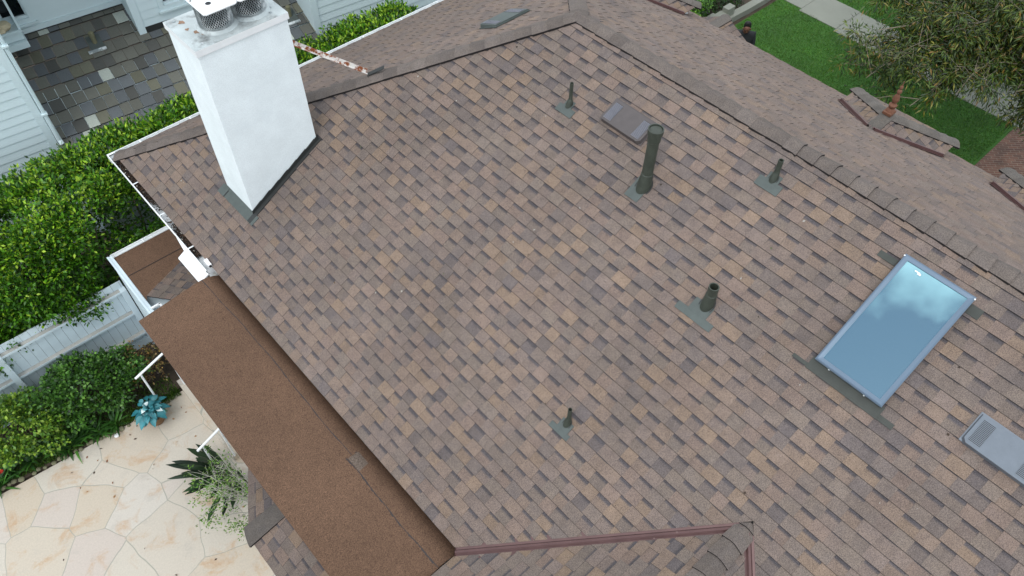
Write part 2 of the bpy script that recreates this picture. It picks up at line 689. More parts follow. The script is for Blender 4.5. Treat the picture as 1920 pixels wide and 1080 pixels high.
# nail heads on the lapped ridge cap
# cross gable at the bottom of the frame
GU1 = V((0, -1, TAN)).normalized()
GU2 = V((0, 1, TAN)).normalized()
GZ = lambda y: CZ - TAN * abs(y - CY)
ge = VB[1] - CY
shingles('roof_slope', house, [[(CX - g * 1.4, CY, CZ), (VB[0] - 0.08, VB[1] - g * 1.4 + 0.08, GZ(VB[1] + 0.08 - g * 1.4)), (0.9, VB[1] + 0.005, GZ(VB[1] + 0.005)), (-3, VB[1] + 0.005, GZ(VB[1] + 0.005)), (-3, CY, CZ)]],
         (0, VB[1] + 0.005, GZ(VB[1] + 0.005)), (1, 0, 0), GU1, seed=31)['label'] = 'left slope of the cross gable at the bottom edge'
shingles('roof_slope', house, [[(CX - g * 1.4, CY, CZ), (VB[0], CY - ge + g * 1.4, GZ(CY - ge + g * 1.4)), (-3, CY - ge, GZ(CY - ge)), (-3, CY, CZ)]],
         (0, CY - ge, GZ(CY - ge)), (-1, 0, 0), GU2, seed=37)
caps('ridge_cap', house, (-3, CY, CZ), (CX + 0.06, CY, CZ + .01), -GU1, -GU2, 9)


def valley(a, b, up1, up2, w=0.10):
    """W-shaped metal valley from a (foot) to b (top); up1, up2 climb the two slopes"""
    a, b = V(a), V(b)
    d = (b - a).normalized()
    s1 = (V(up1) - d * V(up1).dot(d)).normalized()
    s2 = (V(up2) - d * V(up2).dot(d)).normalized()
    nz = (s1 + s2).normalized()
    mb = MB()
    prof = [s1 * w + nz * 0.008, s1 * 0.030 + nz * 0.010, s1 * 0.012 + nz * 0.034, s2 * 0.012 + nz * 0.034, s2 * 0.030 + nz * 0.010, s2 * w + nz * 0.008]
    for i in range(5):
        mb.face([a + prof[i], a + prof[i + 1], b + prof[i + 1], b + prof[i]])
    mb.face([a + q for q in prof])
    return mb.build('valley_flashing', M['valley'], house)


valley((VB[0] - 0.03, VB[1] + 0.03, zl(VB[0] - 0.03)), (CX - 0.03, CY + 0.03, CZ - 0.02), UL, GU1)
valley((VB[0], CY - ge, zl(VB[0])), (CX - 0.03, CY - 0.03, CZ - 0.02), UL, GU2)

# low-slope brown porch roof in roll roofing
BY0, BY1 = 2.63, 8.10
bz = lambda x: 3.425 + (x - 0.475) * 0.098
mb = MB()
xs = [0.475, 0.8, 1.2, 1.42, 1.48, 1.53, 1.57, 1.60, 1.63, 1.655, 1.68, 1.71]
lf = [0.0 if x < 1.42 else -0.12 * ((x - 1.42) / 0.29) ** 2 for x in xs]
rgb = random.Random(4)
pr = [(x, bz(x) + l) for x, l in zip(xs, lf)]
for i in range(len(pr) - 1):
    (x0, z0), (x1, z1) = pr[i], pr[i + 1]
    mb.face([(x0, BY0, z0), (x1, BY0, z1), (x1, BY1, z1), (x0, BY1, z0)])
mb.face([(0.475, BY0, bz(.475)), (0.475, BY1, bz(.475)), (0.475, BY1, bz(.475) - 0.05), (0.475, BY0, bz(.475) - 0.05)])
mb.face([(x, BY1, z) for x, z in pr] + [(1.71, BY1, 3.35), (0.475, BY1, 3.375)])
mb.face([(0.475, BY0, 3.375), (0.475, BY1, 3.375), (1.45, BY1, 3.375), (1.45, BY0, 3.375)])
porch = mb.build('porch_roof', M['roll'], house, smooth=True)
porch['label'] = 'flat brown roll-roofed strip along the eave above the patio'
# upper sheet lapped over the field sheet, cut edge wandering slightly, bitumen bleeding at the lap
mb = MB()
mt = MB()
ys = [4.40 + (8.095 - 4.40) * i / 40 for i in range(41)]
def pz(x):
    return bz(x) - (0.0 if x < 1.42 else 0.12 * ((x - 1.42) / 0.29) ** 2)


def sheetstrip(x0, x1, y0, y1, h):
    A = [x0 + (1.71 - x0) * (k / 8) for k in range(9)]
    B = [x1 + (1.71 - x1) * (k / 8) for k in range(9)]
    for k in range(8):
        mb.face([(A[k], y0, pz(A[k]) + h), (A[k + 1], y0, pz(A[k + 1]) + h), (B[k + 1], y1, pz(B[k + 1]) + h), (B[k], y1, pz(B[k]) + h)])


def seamx(y):
    return 1.475 + 0.010 * math.sin(y * 2.1) + 0.005 * math.sin(y * 7.3) + 0.03 * (1 - abs(y - 6) / 2.2)
for i in range(40):
    y0, y1 = ys[i], ys[i + 1]
    x0, x1 = seamx(y0), seamx(y1)
    sheetstrip(x0, x1, y0, y1, 0.005)
    b0, b1 = rgb.uniform(0.002, 0.010), rgb.uniform(0.002, 0.010)
    mt.face([(x0 - b0, y0, pz(x0) + 0.0025), (x0 + .004, y0, pz(x0) + 0.006), (x1 + .004, y1, pz(x1) + 0.006), (x1 - b1, y1, pz(x1) + 0.0025)])
ys = [BY0 + 0.004 + (4.40 - BY0) * i / 24 for i in range(25)]
for i in range(24):
    y0, y1 = ys[i], ys[i + 1]
    sx = lambda y: 1.415 + 0.01 * math.sin(y * 3.3) + 0.004 * math.sin(y * 11)
    x0, x1 = sx(y0), sx(y1)
    sheetstrip(x0, x1, y0, y1, 0.006)
    b0, b1 = rgb.uniform(0.004, 0.018), rgb.uniform(0.004, 0.018)
    mt.face([(x0 - b0, y0, pz(x0) + 0.0025), (x0 + .004, y0, pz(x0) + 0.007), (x1 + .004, y1, pz(x1) + 0.007), (x1 - b1, y1, pz(x1) + 0.0025)])
mt.face([(1.40, 4.394, bz(1.4) + .007), (1.56, 4.394, pz(1.56) + .009), (1.56, 4.406, pz(1.56) + .011), (1.40, 4.406, bz(1.4) + .009)])
mb.build('lapped_sheet', M['roll'], porch)
M['bitumen'] = plain('bitumen', lin(48, 42, 40), 0.6)
mt.build('seam', M['bitumen'], porch)
mb = MB()
for k in range(6):
    xa, xb = 1.43 + .025 * k, 1.455 + .025 * k
    mb.face([(xa, 4.16 + .004 * k, pz(xa) + .0085), (xb, 4.164 + .004 * k, pz(xb) + .0085), (xb, 4.39, pz(xb) + .0085), (xa, 4.39, pz(xa) + .0085)])
M['patch'] = granule('patch_granule', lin(96, 84, 75), (0.5, 1.5), gscale=70)
mb.build('patch', M['patch'], porch)

# bay window roof under the porch roof
s7 = 0.72
bayw = V((0.864, -0.504, 0))
bd = V((0.504, 0.864, 0))
B0 = V((0.045, 4.705, 2.80))
zfun = lambda P: 2.80 + s7 * (V(P) - B0).dot(bayw)
topx = 0.86
hipT = B0 + V((topx, -0.27 * topx, s7 * topx))
A1 = B0 + bd * 0.98
A2 = A1 + bayw * 0.80
A2.z = zfun(A2)
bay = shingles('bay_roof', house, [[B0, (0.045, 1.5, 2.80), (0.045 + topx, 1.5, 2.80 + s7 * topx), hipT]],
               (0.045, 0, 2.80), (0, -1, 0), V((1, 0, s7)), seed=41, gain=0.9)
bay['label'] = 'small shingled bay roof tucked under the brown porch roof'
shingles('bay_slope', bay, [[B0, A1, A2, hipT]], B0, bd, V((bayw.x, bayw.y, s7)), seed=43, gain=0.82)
hv = hipT - B0
caps('hip_cap', bay, B0 - hv.normalized() * 0.02, hipT, perp_down(hv, V((1, 0, s7))), perp_down(hv, V((bayw.x, bayw.y, s7))), 12, e=0.62, w=0.13, color=(84, 78, 73))
mb = MB()
wl = [(0.22, 1.5), (0.22, 4.62), (0.62, 5.35), (2.0, 5.35), (2.0, 1.5)]
mb.prism([(x, y, 0) for x, y in wl], [(x, y, 2.86) for x, y in wl])
mb.build('bay_wall', M['white'], house)

# walls of the house (mostly under the roofs)
mb = MB()
mb.box((2.02, -9, 0), (11.1, 10.75, 3.5))
mb.build('wall', M['white'], house)
mb = MB()                                # soffit boards under the eaves
mb.box((1.74, 8.15, 3.44), (2.02, 11.2, 3.47))
mb.box((1.75, 10.75, 3.44), (11.7, 11.2, 3.47))
mb.build('soffit', M['white'], house)

# fascia at the end of the rear bay: deep board that tapers away under the gutter
mb = MB()
xo = 1.70
prof = [(8.13, 3.58), (11.22, 3.58), (11.22, 3.42), (9.35, 3.42), (9.05, 3.37), (8.86, 3.20), (8.80, 3.06), (8.62, 2.93), (8.13, 2.93)]
mb.prism([(xo + 0.05, y, z) for y, z in prof], [(xo, y, z) for y, z in prof])
mb.box((1.75, 11.17, 3.42), (11.6, 11.22, 3.58))
mb.build('fascia', M['white'], house)
mb = MB()
fb = [V((1.60, 9.20, 3.53)), V((1.55, 8.79, 3.50)), V((1.43, 8.79, 3.43)), V((1.435, 8.13, 3.43)), V((1.60, 8.13, 3.53))]
mb.prism([q - V((0, 0, .025)) for q in fb], fb)
mb.build('eave_board', M['white'], house)
mb = MB()                                # dark brown drip edge behind the porch roof
mb.box((1.715, BY0, 3.33), (1.76, BY1, 3.60))
mb.build('fascia', M['brownmetal'], house)['label'] = 'dark brown eave board behind the porch roof'


# gutters
def gutter(name, a, b, out, w=0.105, h=0.10):
    """trough from a to b (top of its back edge); out = horizontal unit vector away from the wall"""
    a, b, out = V(a), V(b), V(out)
    up = V((0, 0, 1))
    prof = [(0.0, 0.0), (0.0, -h), (w * 0.7, -h), (w, -h * 0.35), (w, 0.004), (w + 0.014, 0.004), (w + 0.014, -h * 0.4), (w * 0.75, -h - 0.008), (-0.004, -h - 0.008), (-0.004, 0)]
    mb = MB()
    for i in range(len(prof)):
        (x0, z0), (x1, z1) = prof[i], prof[(i + 1) % len(prof)]
        mb.face([a + out * x0 + up * z0, a + out * x1 + up * z1, b + out * x1 + up * z1, b + out * x0 + up * z0])
    cap = [(0, 0), (0, -h), (w * 0.7, -h), (w, -h * 0.35), (w, 0)]
    for q in (a, b):
        mb.face([q + out * x + up * z for x, z in cap])
    # hidden hangers across the trough
    d = (b - a)
    k = 0.55
    while k < d.length:
        c = a + d.normalized() * k
        mb.obox(c + up * -0.006, out * w, d.normalized() * 0.02, up * 0.006)
        k += 0.9
    return mb


gl = gutter('gutter', (1.70, 8.13, 3.60), (1.70, 11.40, 3.60), (-1, 0, 0)).build('gutter', M['white'], house)
gutter('gutter', (1.58, 11.295, 3.60), (12.0, 11.295, 3.60), (0, 1, 0)).build('gutter', M['white'], house)
mb = MB()
rg = random.Random(8)
for i in range(3600):
    y = 8.5 + 2.75 * (rg.random())
    if rg.random() > 0.45 + 0.5 * math.sin(y * 3.1) + 0.15 * (y - 9):
        continue
    x = 1.70 - rg.random() ** 1.6 * 0.085
    c = V((x, y, 3.53 + rg.random() * 0.035))
    a = V((rg.uniform(-1, 1), rg.uniform(-1, 1), rg.uniform(-.4, .4))).normalized() * rg.uniform(0.010, 0.028)
    b = V((a.y, -a.x, rg.uniform(-.01, .01))) * 0.5
    cc = rg.choice((lin(52, 38, 28), lin(38, 29, 22), lin(70, 52, 36), lin(28, 23, 19)))
    if rg.random() < 0.012:
        cc = lin(205, 198, 185)
    mb.face([c - a, c - b, c + a, c + b], cc)
o = mb.build('leaf_litter', M['attr'], gl)
o['kind'] = 'stuff'

# white elbow pipe end sitting at the end of the gutter
mb = MB()
c0 = V((1.665, 8.235, 3.60))
mb.obox(c0 + V((-.028, -.025, 0)), (0.056, 0, 0), (0, 0.05, 0), (0, 0, 0.085))
mb.obox(c0 + V((-.026, -.11, 0.02)), (0.052, 0, 0), (0, 0.085, 0), (0, 0, 0.055))
mb.obox(c0 + V((-.018, -.113, 0.026)), (0.036, 0, 0), (0, 0.002, 0), (0, 0, 0.042), mat=1)
mb.build('gutter_outlet', [M['camera'], M['black']], house)

# small low roof with its own gutter, beyond the porch roof
lr = MB()
lz = lambda y: 2.40 + 0.10 * (10.54 - y)
p1 = V((1.62, 9.64, 0)); p1.z = lz(p1.y)
p2 = V((0.835, 9.30, 0)); p2.z = lz(p2.y)
lr.face([(0.80, 10.52, lz(10.52)), (0.80, 9.2, lz(9.2)), tuple(p2), tuple(p1), (1.95, 9.8, lz(9.8)), (1.95, 10.52, lz(10.52))])
lr.face([(0.80, 10.52, 2.30), (0.80, 10.52, 2.402), (1.95, 10.52, 2.402), (1.95, 10.52, 2.30)])
low = lr.build('low_roof', M['roll'], house)
low['label'] = 'small brown flat roof beside the hedge'
mb = MB()
a, b = V((0.80, 9.94, lz(9.94) + .004)), V((1.78, 9.93, lz(9.93) + .004))
mb.obox(a, b - a, (0, -0.012, 0.001), (0, 0, 0.004))
mb.build('seam', M['bitumen'], low)
d12 = (p1 - p2)
pd = V((d12.y, -d12.x, 0)).normalized()
pts = [p2, p1, p1 + pd * 1.3 + V((0, 0, 1.3 * 0.40)), p2 + pd * 1.3 + V((0, 0, 1.3 * 0.40)) - d12.normalized() * 0.02]
nn = (pts[1] - pts[0]).cross(pts[3] - pts[0]).normalized()
uu = V((0.32, -0.95, 0)); uu = (uu - nn * uu.dot(nn)).normalized()
vv = nn.cross(uu)
shingles('shingle_skirt', low, [pts], p2, uu, vv, seed=51, gain=0.88)
gutter('gutter', (0.78, 10.54, 2.40), (1.95, 10.54, 2.40), (0, 1, 0), 0.07, 0.07).build('gutter', M['white'], low)
mb = MB()
mb.box((0.72, 9.0, 2.36), (0.80, 10.56, 2.44))
mb.box((0.715, 9.0, 2.435), (0.745, 10.56, 2.452))
mb.box((0.80, 9.05, 0), (1.9, 10.5, 2.28))
mb.box((0.735, 9.0, 0), (0.80, 10.52, 2.36))
mb.box((0.722, 9.5, 0.0), (0.735, 9.56, 2.3))
mb.build('low_wall', M['fencewhite'], house)
mb = MB()                                # open white casement below the porch roof corner
cw = V((0.80, 8.95, 2.47))
for a, b in (((-.02, 0.10, 0), (.16, .03, .03)), ((.11, -.30, 0), (.03, .42, .03))):
    mb.box(tuple(cw + V(a)), tuple(cw + V(a) + V(b)))
mb.box((0.79, 8.66, 2.38), (0.92, 9.05, 2.42), mat=1)
mb.build('window_frame', [M['white'], M['ventmetal']], house)


# ---------------------------------------------------------------- chimney
X0, X1, Y0, Y1, ZT = 2.535, 3.745, 8.18, 8.95, 6.80
mb = MB()
prof = []
mb.box((X0, Y0, 3.7), (X1, Y1, ZT - 0.02))
chim = mb.build('chimney', M['stucco'], house)
chim['label'] = 'tall white stucco chimney at the rear corner of the roof'
mb = MB()
c = 0.02
q0 = [(X0 - c, Y0 - c), (X1 + c, Y0 - c), (X1 + c, Y1 + c), (X0 - c, Y1 + c)]
ci = 0.05
q1 = [(X0 + ci, Y0 + ci), (X1 - ci, Y0 + ci), (X1 - ci, Y1 - ci), (X0 + ci, Y1 - ci)]
for i in range(4):
    j = (i + 1) % 4
    mb.face([(*q0[i], ZT - 0.075), (*q0[j], ZT - 0.075), (*q0[j], ZT + 0.012), (*q0[i], ZT + 0.012)], mat=1)
    mb.face([(*q0[i], ZT + 0.012), (*q0[j], ZT + 0.012), (*q1[j], ZT + 0.022), (*q1[i], ZT + 0.022)])
mb.face([(*q, ZT + 0.022) for q in q1])
mb.face([(*q, ZT - 0.075) for q in q0])
for (x, y) in ((X0 + .08, Y1 - .08), (X1 - .1, Y0 + .2), (X1 - .15, Y0 + .1), (X0 + .12, Y0 + .06)):
    mb.lathe([(0.02, 0), (0.02, 0.008), (0.008, 0.012), (0, 0.012)], (x, y, ZT + 0.022), 8, mat=2)
rr = random.Random(3)
for cx, cy, r0 in ((2.68, 8.80, .035), (2.66, 8.62, .022), (2.72, 8.50, .03), (2.77, 8.42, .035)):
    ring = [(cx + math.cos(k) * r0 * rr.uniform(.6, 1.4), cy + math.sin(k) * r0 * rr.uniform(.7, 1.7), ZT + 0.0245) for k in [i * .63 for i in range(10)]]
    mb.face(ring, mat=3)
M['ruststain'] = plain('rust_stain', lin(140, 112, 92), 0.9, var=0.2, vscale=20, fine=0.2)
mb.build('chimney_cap', [M['cap'], M['lid'], M['galv'], M['ruststain']], chim)
for cx in (2.985, 3.43):
    cy = 8.50
    mb = MB()
    rad, z0, z1 = 0.205, ZT + 0.03, ZT + 0.33
    mb.lathe([(rad + 0.05, 0), (rad + 0.045, 0.008), (rad + 0.015, 0.03), (rad + 0.012, 0.03)], (cx, cy, ZT + 0.022), 32, mat=1)
    mb.lathe([(rad - 0.045, 0.0), (rad - 0.045, 0.31)], (cx, cy, ZT + 0.024), 24, mat=2)
    nseg, rows = 44, 16
    for k in range(nseg):                       # diamond mesh: two families of slanting wires
        for s in (1, -1):
            path = []
            for i in range(rows // 2 + 1):
                t = i / (rows // 2)
                an = 2 * math.pi * (k + s * t * 6) / nseg
                path.append((cx + rad * math.cos(an), cy + rad * math.sin(an), z0 + (z1 - z0) * t))
            mb.tube(path, 0.0032, 3, caps=False)
    for z in (z0, z1):
        mb.lathe([(rad + .006, -.006), (rad + .006, .006), (rad - .004, .006), (rad - .004, -.006), (rad + .006, -.006)], (cx, cy, z), 32)
    mb.build('spark_arrestor', [M['galv'], M['cap'], M['black']], chim, smooth=False)
    mb = MB()
    lx0, lx1, ly0, ly1, lz0 = cx - 0.22, cx + 0.215, 8.20, 8.74, ZT + 0.345
    ch = 0.03
    q = [(lx0 + ch, ly0), (lx1 - ch, ly0), (lx1, ly0 + ch), (lx1, ly1 - ch), (lx1 - ch, ly1), (lx0 + ch, ly1), (lx0, ly1 - ch), (lx0, ly0 + ch)]
    mb.prism([(*k, lz0) for k in q], [(*k, lz0 + 0.014) for k in q])
    mb.lathe([(0.034, 0), (0.034, 0.003), (0, 0.003)], (cx - .06, 8.40, lz0 + 0.014), 16, mat=1)
    mb.lathe([(0.014, 0), (0.014, 0.003), (0, 0.003)], (cx - .19, 8.58, lz0 + 0.014), 10, mat=1)
    mb.lathe([(0.012, 0), (0.012, 0.003), (0, 0.003)], (cx - .15, 8.66, lz0 + 0.014), 10, mat=1)
    mb.lathe([(0.012, 0), (0.012, 0.003), (0, 0.003)], (cx + .12, 8.64, lz0 + 0.014), 10, mat=1)
    mb.build('arrestor_lid', [M['lid'], M['slit']], chim)
# flashing at the foot of the chimney
mb = MB()
nL = V((-TAN, 0, 1)).normalized()
def onroof(x, y, h=0.0):
    return V((x, y, zl(x))) + nL * h
ap = [onroof(X0 - 0.125, Y0 - 0.13, .024), onroof(X0 + 0.01, Y0 - 0.13, .024), onroof(X0 + 0.01, Y1 + 0.02, .024), onroof(X0 - 0.125, Y1 + 0.02, .024)]
mb.prism([q - nL * .02 for q in ap], ap)
ap = [onroof(X0 - 0.13, Y1 - 0.10, .03), onroof(X0 - 0.0, Y1 - 0.10, .03), onroof(X0 - 0.0, Y1 + 0.06, .03), onroof(X0 - 0.13, Y1 + 0.06, .03)]
mb.prism([q - nL * .02 for q in ap], ap)
mb.face([onroof(X0 - .128, Y1 - 0.10, .033), onroof(X0 - .03, Y1 - 0.10, .033), onroof(X0 - .03, Y1 - 0.115, .031), onroof(X0 - .128, Y1 - 0.115, .031)], mat=1)
# stepped black counterflashing up the near side
k = 0
x = X0 - 0.02
while x < X1 + 0.03:
    xe = min(x + 0.17, X1 + 0.03)
    mb.prism([(x, Y0 - 0.012, zl(x)), (xe, Y0 - 0.012, zl(xe)), (xe, Y0 - 0.012, zl(xe) + 0.10 + 0.012 * (k % 2)), (x, Y0 - 0.012, zl(x) + 0.085 + 0.012 * (k % 2))],
             [(x, Y0 - 0.001, zl(x)), (xe, Y0 - 0.001, zl(xe)), (xe, Y0 - 0.001, zl(xe) + 0.10), (x, Y0 - 0.001, zl(x) + 0.085)], mat=1)
    x = xe
    k += 1
ap = [onroof(X0 - 0.12, Y0 - 0.075, .028), onroof(X1 + 0.06, Y0 - 0.05, .022), onroof(X1 + .06, Y0 - 0.0, .022), onroof(X0 - 0.12, Y0 - 0.0, .028)]
mb.prism([q - nL * .02 for q in ap], ap, mat=1)
mb.build('flashing', [M['lead'], M['darkmetal']], chim)
# steel brace from the chimney to the hip
mb = MB()
a, b = V((3.745, 8.42, 6.30)), V((4.80, 8.26, zl(4.80) + 0.07))
d = (b - a).normalized()
s = d.cross(V((0, 0, 1))).normalized() * 0.028
w = s.cross(d).normalized() * 0.028
mb.obox(a - s - w, b - a, s * 2, w * 0.25)
mb.obox(a - s - w, b - a, s * 0.25, w * 2)
fo = V((4.78, 8.27, zl(4.78) + 0.05))
mb.obox(fo + V((-.02, -.05, -.01)), (0.20, -0.15, 0.11), (0.05, 0.06, 0), (0, 0, 0.012), mat=1)
mb.build('brace', [M['rust'], M['darkmetal']], chim)['label'] = 'rusty white steel brace from chimney to hip'


# specks and blown leaves lying on the main slope
mb = MB()
rg = random.Random(19)
for i in range(110):
    x, y = rg.uniform(1.8, 6.7), rg.uniform(-1.5, 10.5)
    if y > RY + (RX - x) * 0.98 or (y < CY + (CX - x) + .2 and y > CY - (CX - x) - .2 and x < CX):
        continue
    if x > 5.1 and y < 1.3 and y > .2:
        continue
    c = onroof(x, y, .024)
    a = V((rg.uniform(-1, 1), rg.uniform(-1, 1), 0)).normalized() * rg.choice((.006, .008, .011, .016))
    b = V((a.y, -a.x, 0)) * rg.uniform(.4, .9)
    for q in (a, b):
        q.z = TAN * q.x
    mb.face([c - a, c - b, c + a, c + b + nL * .004], rg.choice((lin(150, 144, 136), lin(60, 48, 38), lin(52, 42, 34), lin(92, 72, 50), lin(150, 146, 138), lin(80, 84, 60))))
o = mb.build('roof_litter', M['attr'], main)
o['kind'] = 'stuff'


# ---------------------------------------------------------------- vent pipes
def vent_pipe(x, y, h, r, label, boot=0.3, fl=(), cap=False, bootr=1.6, bh=0.13):
    bootr *= 0.82
    base = V((x, y, zl(x)))
    top = zl(x) + h
    mb = MB()
    if cap:
        mb.lathe([(r, -0.12), (r, h)], base, 20)
    else:
        mb.lathe([(r, -0.12), (r, h), (r * 0.8, h), (r * 0.8, h - 0.10)], base, 20)
        mb.lathe([(r * 0.8, h - 0.099), (0, h - 0.099)], base, 20, mat=1)
    pp = mb.build('vent_pipe', [M['pipe'], M['black']], house, smooth=True)
    pp['label'] = label
    # conical boot, cut to the slope
    mb = MB()
    n = 28
    ra, rb = [], []
    for k in range(n):
        an = 2 * math.pi * k / n
        cx, cy = math.cos(an), math.sin(an)
        px, py = x + cx * r * bootr * 1.18 - 0.02, y + cy * r * bootr
        ra.append(V((px, py, zl(px) + 0.018)))
        rb.append(V((x + cx * r * 1.06, y + cy * r * 1.06, zl(x) + bh)))
    mid = [a.lerp(b, 0.5) + V((0, 0, 0.02)) for a, b in zip(ra, rb)]
    for A, B in ((ra, mid), (mid, rb)):
        for k in range(n):
            j = (k + 1) % n
            mb.face([A[k], A[j], B[j], B[k]])
    mb.lathe([(r * 1.06, bh), (r * 1.1, bh + 0.012), (r * 1.0, bh + 0.02)], base, n)
    mb.build('boot', M['pipe'], pp, smooth=True, weld=True)
    mb = MB()
    for (xa, xb, ya, yb) in fl:
        ap = [onroof(xa, ya, .023), onroof(xb, ya, .021), onroof(xb, yb, .021), onroof(xa, yb, .023)]
        mb.prism([q - nL * .02 for q in ap], ap)
    mb.build('flashing', M['lead'], pp)
    # dark gap of the cut shingles round the boot
    mb = MB()
    for k in range(n):
        an0, an1 = 2 * math.pi * k / n, 2 * math.pi * (k + 1) / n
        if math.cos((an0 + an1) / 2) < -0.35:
            continue
        q = []
        for an, f in ((an0, 1.0), (an1, 1.0), (an1, 1.16), (an0, 1.16)):
            px, py = x + math.cos(an) * r * bootr * 1.22 * f - 0.015, y + math.sin(an) * r * bootr * 1.05 * f
            q.append(onroof(px, py, .0225))
        mb.face(q)
    mb.build('sealant', M['darkmetal'], pp)
    if cap:
        mb = MB()
        mb.lathe([(r * 1.02, h - 0.16), (r * 1.16, h - 0.15), (r * 1.18, h - 0.06), (r * 1.36, h - 0.05), (r * 1.38, h + 0.01), (r * 1.18, h + 0.012), (r * 1.14, h - 0.008), (0, h - 0.004)], base, 24)
        for an in (0.6, 3.4, 5.2):
            mb.obox(base + V((math.cos(an) * r * 1.1, math.sin(an) * r * 1.1, h - 0.15)), (0.008, 0, 0), (0, 0.014, 0), (0, 0, 0.10))
        mb.build('pipe_cap', M['pipe'], pp, smooth=True)
    return pp


vent_pipe(5.93, 5.33, 0.34, 0.024, 'thin dark vent pipe nearest the hip, left of the louvred vent', bootr=2.2, bh=0.10,
          fl=((5.80, 5.895, 5.19, 5.46), (5.88, 5.98, 5.27, 5.40)))
vent_pipe(5.665, 3.80, 0.86, 0.066, 'tallest vent pipe, fat and capped, beside the louvred vent', bootr=1.55, bh=0.20, cap=True,
          fl=((5.475, 5.74, 3.735, 3.93),))
vent_pipe(6.455, 2.66, 0.28, 0.030, 'short dark vent pipe just below the ridge', bootr=1.9, bh=0.11,
          fl=((6.31, 6.42, 2.51, 2.81), (6.40, 6.50, 2.58, 2.74)))
vent_pipe(5.085, 2.295, 0.31, 0.058, 'stubby open vent pipe with a wide mouth, left of the skylight', bootr=1.5, bh=0.17,
          fl=((4.87, 4.95, 2.085, 2.565), (4.94, 5.08, 2.20, 2.44)))
vent_pipe(3.335, 2.61, 0.30, 0.024, 'small vent pipe lowest on the slope, standing alone', bootr=2.2, bh=0.12,
          fl=((3.19, 3.25, 2.485, 2.765), (3.24, 3.35, 2.53, 2.69)))


# ---------------------------------------------------------------- louvred low-profile vents
def roof_vent(P, u, v, n, L, W, mat, label, H=0.075, lmat=None):
    """P = lower corner on the roof; u along the long side, v upslope, n roof normal"""
    P, u, v, n = V(P), V(u).normalized(), V(v).normalized(), V(n).normalized()
    mb = MB()
    q = lambda a, b, h: P + u * a + v * b + n * h
    ch = 0.035
    foot = [(ch, 0), (L - ch, 0), (L, ch), (L, W), (0, W), (0, ch)]
    ins = 0.012
    top = [(ch + ins, ins), (L - ch - ins, ins), (L - ins, ch + ins), (L - ins, W), (ins, W), (ins, ch + ins)]
    hh = lambda b: H - 0.035 * (b / W)
    A = [q(a, b, 0.012) for a, b in foot]
    B = [q(a, b, hh(b)) for a, b in top]
    n_ = len(A)
    for i in range(n_):
        j = (i + 1) % n_
        mb.face([A[i], A[j], B[j], B[i]])
    mb.face(B)
    # flange under the hood, showing above
    fl = [q(-0.01, 0.01, 0.018), q(L + 0.01, 0.01, 0.018), q(L + 0.01, W + 0.02, 0.018), q(-0.01, W + 0.02, 0.018)]
    mb.prism([k - n * 0.012 for k in fl], fl)
    o = mb.build('roof_vent', mat, house)
    o['label'] = label
    for s0 in (0.045, L - 0.045 - 0.115):
        mb = MB()
        nsl = int((W - 0.07) / 0.0145)
        for k in range(nsl):
            b0 = 0.045 + k * 0.0145
            mb.obox(q(s0, b0, hh(b0) + 0.0015), u * 0.115, v * 0.0065, n * 0.0035, mat=0)
            mb.obox(q(s0, b0 + 0.0070, hh(b0) + 0.001), u * 0.115, v * 0.006, n * 0.001, mat=1)
        mb.build('louver', [lmat or mat, M['slit']], o)
    return o


nLr = V((-TAN, 0, 1))
roof_vent(onroof(5.975, 4.85, .012), (0, -1, 0), UL, nLr, 0.66, 0.33, M['ventmetal'], 'grey-brown louvred vent beside the tall capped pipe', lmat=M['louver'])
roof_vent(onroof(5.43, -0.36, .012), (0, -1, 0), UL, nLr, 0.66, 0.33, M['ventlight'], 'pale grey louvred vent below the skylight at the right edge')
nB = V((0, TAN, 1))
roof_vent(V((7.22, 7.83, zb(7.83))) + nB.normalized() * .012, (-1, 0, 0), UB, nB, 0.66, 0.42, M['lead'], 'grey-green louvred vent on the rear slope', lmat=M['louver'])

# ---------------------------------------------------------------- skylight
su, sv, sn = V((0, -1, 0)), UL, nLr.normalized()
S0 = V((5.262, 1.075, zl(5.262)))
SL, SW, SH = 1.405, 0.755, 0.105
q = lambda a, b, h: S0 + su * a + sv * b + sn * h
mb = MB()
def frame(mb, a0, a1, b0, b1, w, h0, h1, hin, mat=0):
    o4 = [(a0, b0), (a1, b0), (a1, b1), (a0, b1)]
    i4 = [(a0 + w, b0 + w), (a1 - w, b0 + w), (a1 - w, b1 - w), (a0 + w, b1 - w)]
    m4 = [(a0 + w * .3, b0 + w * .3), (a1 - w * .3, b0 + w * .3), (a1 - w * .3, b1 - w * .3), (a0 + w * .3, b1 - w * .3)]
    for i in range(4):
        j = (i + 1) % 4
        mb.face([q(*o4[i], h0), q(*o4[j], h0), q(*o4[j], h1 - .012), q(*o4[i], h1 - .012)], mat=mat)
        mb.face([q(*o4[i], h1 - .012), q(*o4[j], h1 - .012), q(*m4[j], h1), q(*m4[i], h1)], mat=mat)
        mb.face([q(*m4[i], h1), q(*m4[j], h1), q(*i4[j], h1 - .004), q(*i4[i], h1 - .004)], mat=mat)
        mb.face([q(*i4[i], h1 - .004), q(*i4[j], h1 - .004), q(*i4[j], hin), q(*i4[i], hin)], mat=mat)
frame(mb, 0, SW, 0, SL, 0.055, 0.055, SH, SH - 0.016)
mb.obox(q(0.02, 0.02, 0.0), su * (SW - .04), sv * (SL - .04), sn * 0.06, mat=1)
for a in (0.16, 0.56):
    mb.obox(q(a, -0.008, 0.055), su * 0.014, sv * 0.01, sn * 0.012, mat=2)
for (a, b) in ((-.006, SL - .03), (SW - .01, SL - .03)):
    mb.obox(q(a, b, 0.085), su * 0.016, sv * 0.012, sn * 0.014, mat=2)
sky = mb.build('skylight', [M['alu'], M['lead'], M['lid']], house)
